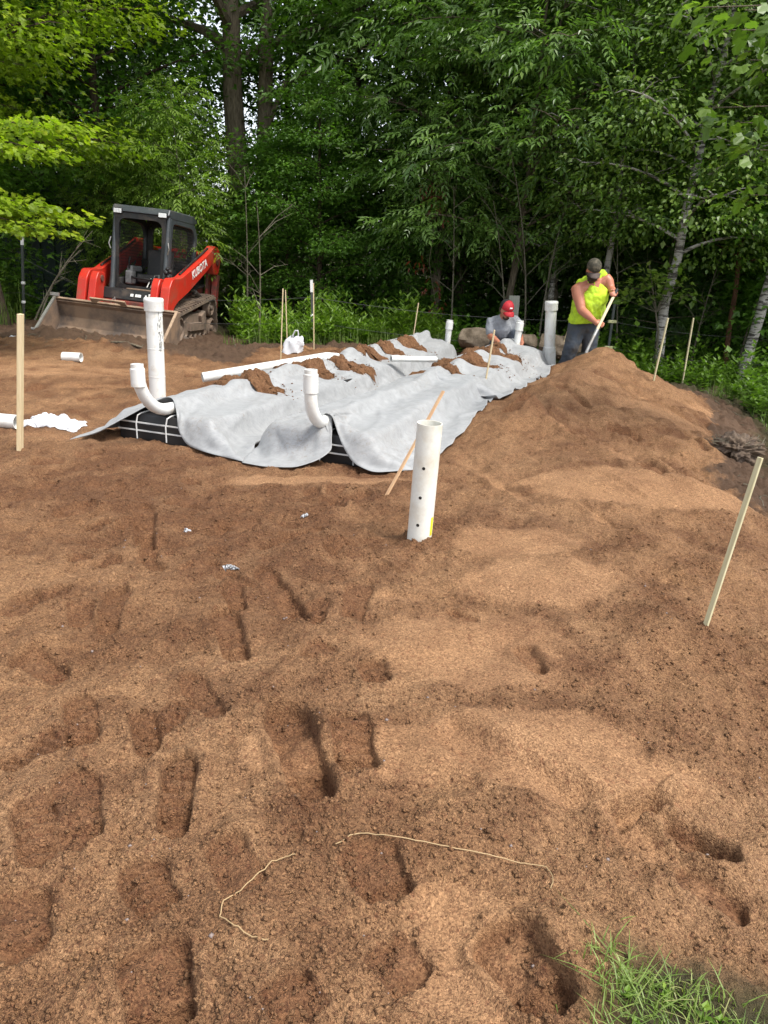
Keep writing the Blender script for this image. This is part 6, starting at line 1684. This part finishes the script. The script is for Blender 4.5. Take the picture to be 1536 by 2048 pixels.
# bare brushwood saplings, each a thin pale stem with twigs
def brush(seed, H, n=7, curve=.2):
    r_ = random.Random(seed); m = MB()
    top = Vector((r_.uniform(-curve, curve) * H, r_.uniform(-.1, .1) * H, H))
    path = bez(Vector((0, 0, -.1)), Vector((r_.uniform(-.1, .1), 0, H * .5)), top, 8)
    m.tube(path, [.016 * (1 - .85 * i / 8) + .002 for i in range(9)], 6)
    for k in range(n):
        i = r_.randint(2, 7); p = path[i]; a = r_.uniform(0, 6.28); L = r_.uniform(.25, .7) * H * .4
        e = p + Vector((math.cos(a) * L, math.sin(a) * L, L * r_.uniform(.3, 1.1)))
        mid = (p + e) / 2 + Vector((0, 0, L * .1)); m.tube([p, mid, e], [.007, .005, .002], 4, cap=False)
        for j in range(3):
            f = mid.lerp(e, r_.random()); m.tube([f, f + Vector((r_.uniform(-.2, .2), r_.uniform(-.2, .2), r_.uniform(0, .25)))], [.003, .0012], 3, cap=False)
    return m
bs_ = []
spots = [(1055, 13.4, 3.6), (1020, 13.6, 2.4), (1085, 13.2, 2.6), (955, 13.6, 2.3), (905, 13.8, 2.6), (1065, 14.2, 3.0), (1140, 13.6, 2.8), (492, 14.4, 2.8), (488, 13.4, 2.9), (515, 13.0, 2.2), (452, 13.0, 1.8), (655, 13.6, 2.4), (590, 13.9, 2.2), (1250, 13.0, 2.0), (1290, 13.4, 2.2), (770, 13.9, 2.3), (1400, 13.0, 2.4), (1500, 13.0, 2.5)]
words = ['behind the tall capped far pipe', 'behind the kneeling man', 'right of the grey board', 'left of the kneeling man', 'above the left end of the log', 'set back behind the far pipe', 'close left of the standing man', 'right of the rear of the loader', 'between loader and paired laths',
         'over the bright weeds right of the loader', 'touching the loader tracks', 'right of the lath pair', 'behind the lath pair', 'right of the fence post with insulators', 'left of the leaning birch', 'left of the lath against dark trees', 'between the leaning birches', 'at the far right edge']
for k, ((px, y, H), wd_) in enumerate(zip(spots, words)):
    if k in (3, 5, 6, 8, 10, 11, 12, 14, 15): continue
    o = brush(200 + k, H, 8).build('bare_sapling', M['twig'], smooth=True); o.location = (X(px, y), y, G(X(px, y), y))
    tag(o, 'thin bare pale sapling stem ' + wd_, 'sapling', 'bare stems along the wood edge')
for k, (px0, py0, px1, py1, px2, py2, lb) in enumerate(((70, 640, 110, 540, 185, 462, 'bare curved branch arching left of the loader'), (75, 660, 95, 560, 160, 500, 'second bare arching branch, just below the first, left of the loader'), (1010, 330, 1070, 325, 1130, 312, 'pale broken limb lying level in the ash tree crowns'))):
    y = 13.0 if k < 2 else 14.3
    a, b, c = D(px0, py0, y), D(px1, py1, y), D(px2, py2, y + .3); r_ = random.Random(k)
    m = MB(); pth = bez(a, b, c, 8); m.tube(pth, [.016 - .0015 * i for i in range(9)] if k < 2 else [.03, .03, .03, .028, .026, .024, .02, .018, .015], 6)
    for i in range(2, 8):
        for s in range(2 if k < 2 else 1): m.tube([pth[i], pth[i] + Vector((r_.uniform(-.1, .35), r_.uniform(-.2, .2), r_.uniform(-.1, .35)))], [.006, .002], 4, cap=False)
    o = m.build('bare_branch', M['twig'], smooth=True); tag(o, lb, 'branch')
# a light-leaved sprig at the right, in front of the shade
sg = thing('oak_sapling', 'pale leaved young oak right of the standing man', 'sapling', (X(1300, 12.3), 12.3, G(X(1300, 12.3), 12.3)))
q_ = np.random.default_rng(19); cen = []; w_ = MB()
w_.tube([(.25, .1, -.1), (.2, 0, .7), (0, 0, 1.4), (-.1, 0, 1.75)], [.018, .015, .010, .004], 6)
for px, py in ((1285, 548), (1265, 575), (1310, 560), (1340, 548), (1360, 570), (1300, 590), (1335, 585), (1255, 600), (1385, 585), (1350, 535)):
    e = D(px, py, 12.2 + q_.uniform(-.2, .2)) - sg.location; w_.tube([(.12, 0, 1.0), tuple(e)], [.007, .002], 4, cap=False)
    cen += [tuple(e), tuple(e * .94 + Vector((0, 0, .06)))]
w_.build('trunk', M['twig'], sg, smooth=True)
V, Fm, T = spray(q_, np.array(cen), unit(np.tile([-.4, -.4, .3], (len(cen), 1))), 14, .13, .6, 'oval', .11, .1, False, .8)
np_mesh('crown', V, Fm, M['l_birch'], sg, attrs=dict(tint=T))
# pine boughs low on the right
pn = thing('pine_tree', 'young pine with soft low boughs in the shade right of the fence post', 'tree', (X(1330, 13.6), 13.6, G(X(1330, 13.6), 13.6)))
w_ = MB(); w_.tube([(0, 0, -.2), (0, 0, 2.6)], [.05, .015], 8); cen, out = [], []
q_ = np.random.default_rng(23)
for k in range(22):
    a = k * 2.4; h = .35 + k * .095; L = 1.15 * (1 - h / 3.2)
    e = Vector((math.cos(a) * L, math.sin(a) * L, h + .12)); w_.tube([(0, 0, h), tuple(e)], [.012, .003], 4, cap=False)
    for f in np.linspace(.3, 1, 9): cen.append((e.x * f, e.y * f, h + .12 * f)); out.append((math.cos(a), math.sin(a), .2))
w_.build('trunk', M['bark2'], pn, smooth=True)
V, Fm, T = spray(q_, np.array(cen), unit(np.array(out)), 34, .06, .8, 'needle', .11, .0, False, .5)
np_mesh('crown', V, Fm, M['l_pine'], pn, attrs=dict(tint=T))

# ---- undergrowth, uncountable: leafy stems and grass
def weeds(name, label, cat, pts, hmin, hmax, kind, size, per, mat, seed, lean=.25, tint=.5, stemmat='l_weed'):
    q = np.random.default_rng(seed); n = len(pts)
    x, y = pts[:, 0], pts[:, 1]; z = ground_full(x, y)[0]
    H = (hmin + (hmax - hmin) * q.random(n) ** 1.3) * np.clip(.85 + 1.1 * fbm(x * 1.6 + seed, y * 1.6, 3), .4, 1.5)
    ln = q.normal(0, lean, (n, 2)) * H[:, None]
    f = np.repeat(np.linspace(.12, 1.0, per)[None], n, 0) + q.normal(0, .03, (n, per))
    base = np.stack([x[:, None] + ln[:, 0:1] * f ** 2, y[:, None] + ln[:, 1:2] * f ** 2, z[:, None] + H[:, None] * f], -1).reshape(-1, 3)
    a = (np.arange(per)[None] * 2.4 + q.random((n, 1)) * 6.28).ravel() + q.normal(0, .3, n * per)
    ff = f.ravel()
    d = unit(np.stack([np.cos(a), np.sin(a), .25 + .9 * ff ** 2 + q.normal(0, .2, n * per)], -1))
    up = unit(np.stack([-np.cos(a) * .5, -np.sin(a) * .5, np.ones(n * per)], -1))
    s = size * (1.15 - .5 * ff) * np.clip(q.normal(1, .2, n * per), .5, 1.6) * np.repeat(.7 + .5 * H / hmax, per)
    V, Fm, T = leaf_mesh(kind, base, d, up, s, np.clip(q.normal(tint, .15, n * per) + .25 * (ff - .5), 0, 1))
    # stems: thin three sided
    w0 = .004
    sx = np.array([(w0, 0), (-w0 / 2, w0), (-w0 / 2, -w0)])
    b0 = np.stack([x, y, z - .03], -1)[:, None] + np.concatenate([sx, np.zeros((3, 1))], 1)[None]
    tp = np.stack([x + ln[:, 0], y + ln[:, 1], z + H], -1)[:, None] + np.concatenate([sx * .3, np.zeros((3, 1))], 1)[None]
    SV = np.concatenate([b0, tp], 1).reshape(-1, 3); o6 = (np.arange(n) * 6)[:, None, None]
    SF = (np.array([(0, 1, 4), (0, 4, 3), (1, 2, 5), (1, 5, 4), (2, 0, 3), (2, 3, 5)])[None] + o6).reshape(-1, 3) + len(V)
    o = np_mesh(name, np.concatenate([V, SV]), np.concatenate([Fm, SF]), M[mat], attrs=dict(tint=np.concatenate([T, np.full(len(SV), .35)])))
    return tag(o, label, cat, kind='stuff')
def scatter(poly, n, seed, clump=0.0):
    q = np.random.default_rng(seed); P_ = np.array(poly); lo, hi = P_.min(0), P_.max(0); out = np.zeros((0, 2))
    while len(out) < n:
        c = lo + (hi - lo) * q.random((n * 2, 2))
        k = poly_sd(c[:, 0], c[:, 1], poly) > 0
        if clump: k &= fbm(c[:, 0] * 1.1 + seed, c[:, 1] * 1.1, 2) > clump * (q.random(len(c)) - .6)
        out = np.concatenate([out, c[k]])
    return out[:n]
weeds('undergrowth', 'bright green leafy weeds right of the loader along the wood edge', 'weeds', scatter([(-2.35, 12.5), (-1.4, 12.6), (-.2, 13.0), (1.0, 13.0), (1.2, 14.2), (-2.9, 14.6)], 1000, 301, .6), .22, .62, 'lance', .15, 12, 'l_weed', 302, tint=.62)
weeds('undergrowth', 'tall dense weeds at the far left beside the shed', 'weeds', scatter([(-10, 12.8), (-6.6, 12.7), (-6.35, 13.6), (-6.8, 15.4), (-10.5, 15.8)], 620, 303, .3), .5, 1.55, 'lance', .17, 15, 'l_weed', 304, tint=.32)
weeds('undergrowth', 'dark leafy plants and ferns on the right bank below the birches', 'weeds', scatter([(2.9, 11.8), (3.6, 11.15), (4.4, 10.3), (4.5, 9.3), (5.2, 8.2), (7.5, 9), (7.5, 13.6), (2.6, 13.8)], 1150, 305, .4), .15, .60, 'oval', .10, 13, 'l_weed', 306, tint=.25)
weeds('undergrowth', 'low plants in the shade behind the logs', 'weeds', scatter([(1.0, 12.6), (3.0, 12.3), (3.2, 14), (1.0, 14.2)], 260, 307, .4), .15, .5, 'oval', .10, 10, 'l_maple', 308, tint=.5)
weeds('undergrowth', 'dark low plants over the floor of the wood', 'weeds', scatter([(-10, 14.2), (10, 13.8), (14, 24), (-14, 24)], 1500, 309, .5), .15, .8, 'oval', .15, 9, 'l_maple', 310, tint=.3)

def blades(name, label, pts, h0, h1, wd, mat, seed, lean=.6, tint=.5):
    q = np.random.default_rng(seed); n = len(pts); x, y = pts[:, 0], pts[:, 1]; z = ground_full(x, y)[0] - .005
    H = h0 + (h1 - h0) * q.random(n) ** 1.6; a = q.random(n) * 6.28; L = H * np.abs(q.normal(0, lean, n))
    dx, dy = np.cos(a), np.sin(a); sx, sy = -dy * wd, dx * wd
    V = []
    for f, ww in ((0, 1), (.4, .85), (.75, .55), (1.0, .0)):
        cx = x + dx * L * f ** 1.8; cy = y + dy * L * f ** 1.8; cz = z + H * (f - .25 * f ** 3 * np.minimum(1, L / H))
        V.append(np.stack([cx + sx * ww, cy + sy * ww, cz], -1)); V.append(np.stack([cx - sx * ww, cy - sy * ww, cz], -1))
    V = np.stack(V, 1).reshape(-1, 3)
    Fm = (np.array([(0, 1, 3), (0, 3, 2), (2, 3, 5), (2, 5, 4), (4, 5, 6)])[None] + (np.arange(n) * 8)[:, None, None]).reshape(-1, 3)
    t = np.clip(q.normal(tint, .22, n), 0, 1)
    return tag(np_mesh(name, V, Fm, M[mat], attrs=dict(tint=np.repeat(t, 8))), label, 'grass', kind='stuff')
c1, c2_ = PG(1230, 1960), PG(1340, 1980)
q_ = np.random.default_rng(41)
tuft = np.concatenate([q_.normal((c1.x + .01, c1.y - .01), (.045, .04), (190, 2)), q_.normal((c2_.x, c2_.y - .03), (.05, .035), (130, 2)), scatter([(.42, .85), (.45, 1.16), (.56, 1.30), (.75, 1.26), (.95, 1.22), (1.3, 1.25), (1.6, .9)], 2600, 311)])
blades('grass', 'tuft of green grass in the lower right corner of the sand', tuft, .012, .065, .0017, 'grass', 312, 1.1, .62)
weeds('ground_weeds', 'small round leaved weeds among the grass tuft', 'weeds', scatter([(.44, .9), (.47, 1.2), (.62, 1.27), (1.2, 1.15), (1.5, .9)], 36, 313), .015, .05, 'oval', .022, 5, 'l_weed', 314, tint=.6)
ebank = scatter([(2.95, 4.5), (3.4, 6.2), (3.9, 7.6), (4.45, 9.0), (4.5, 10.1), (3.4, 11.3), (2.9, 12.2), (5, 12), (7.5, 9), (6, 6), (4, 4)], 5200, 315, .6)
blades('grass', 'patchy grass along the right bank beside the sand', ebank, .05, .26, .004, 'grass', 316, .5, .25)
blades('grass', 'sparse grass along the edge of the wood right of the loader', scatter([(-2.4, 12.3), (-.2, 12.8), (1.1, 12.8), (1.1, 13.4), (-2.7, 12.6)], 2200, 317, .6), .06, .35, .005, 'grass', 318, .4, .4)
blades('grass', 'long grass by the tall weeds at the far left', scatter([(-8.5, 12.2), (-6.3, 12.3), (-6.2, 13.4), (-8.5, 13.4)], 1100, 319), .2, .8, .006, 'grass', 320, .35, .25)
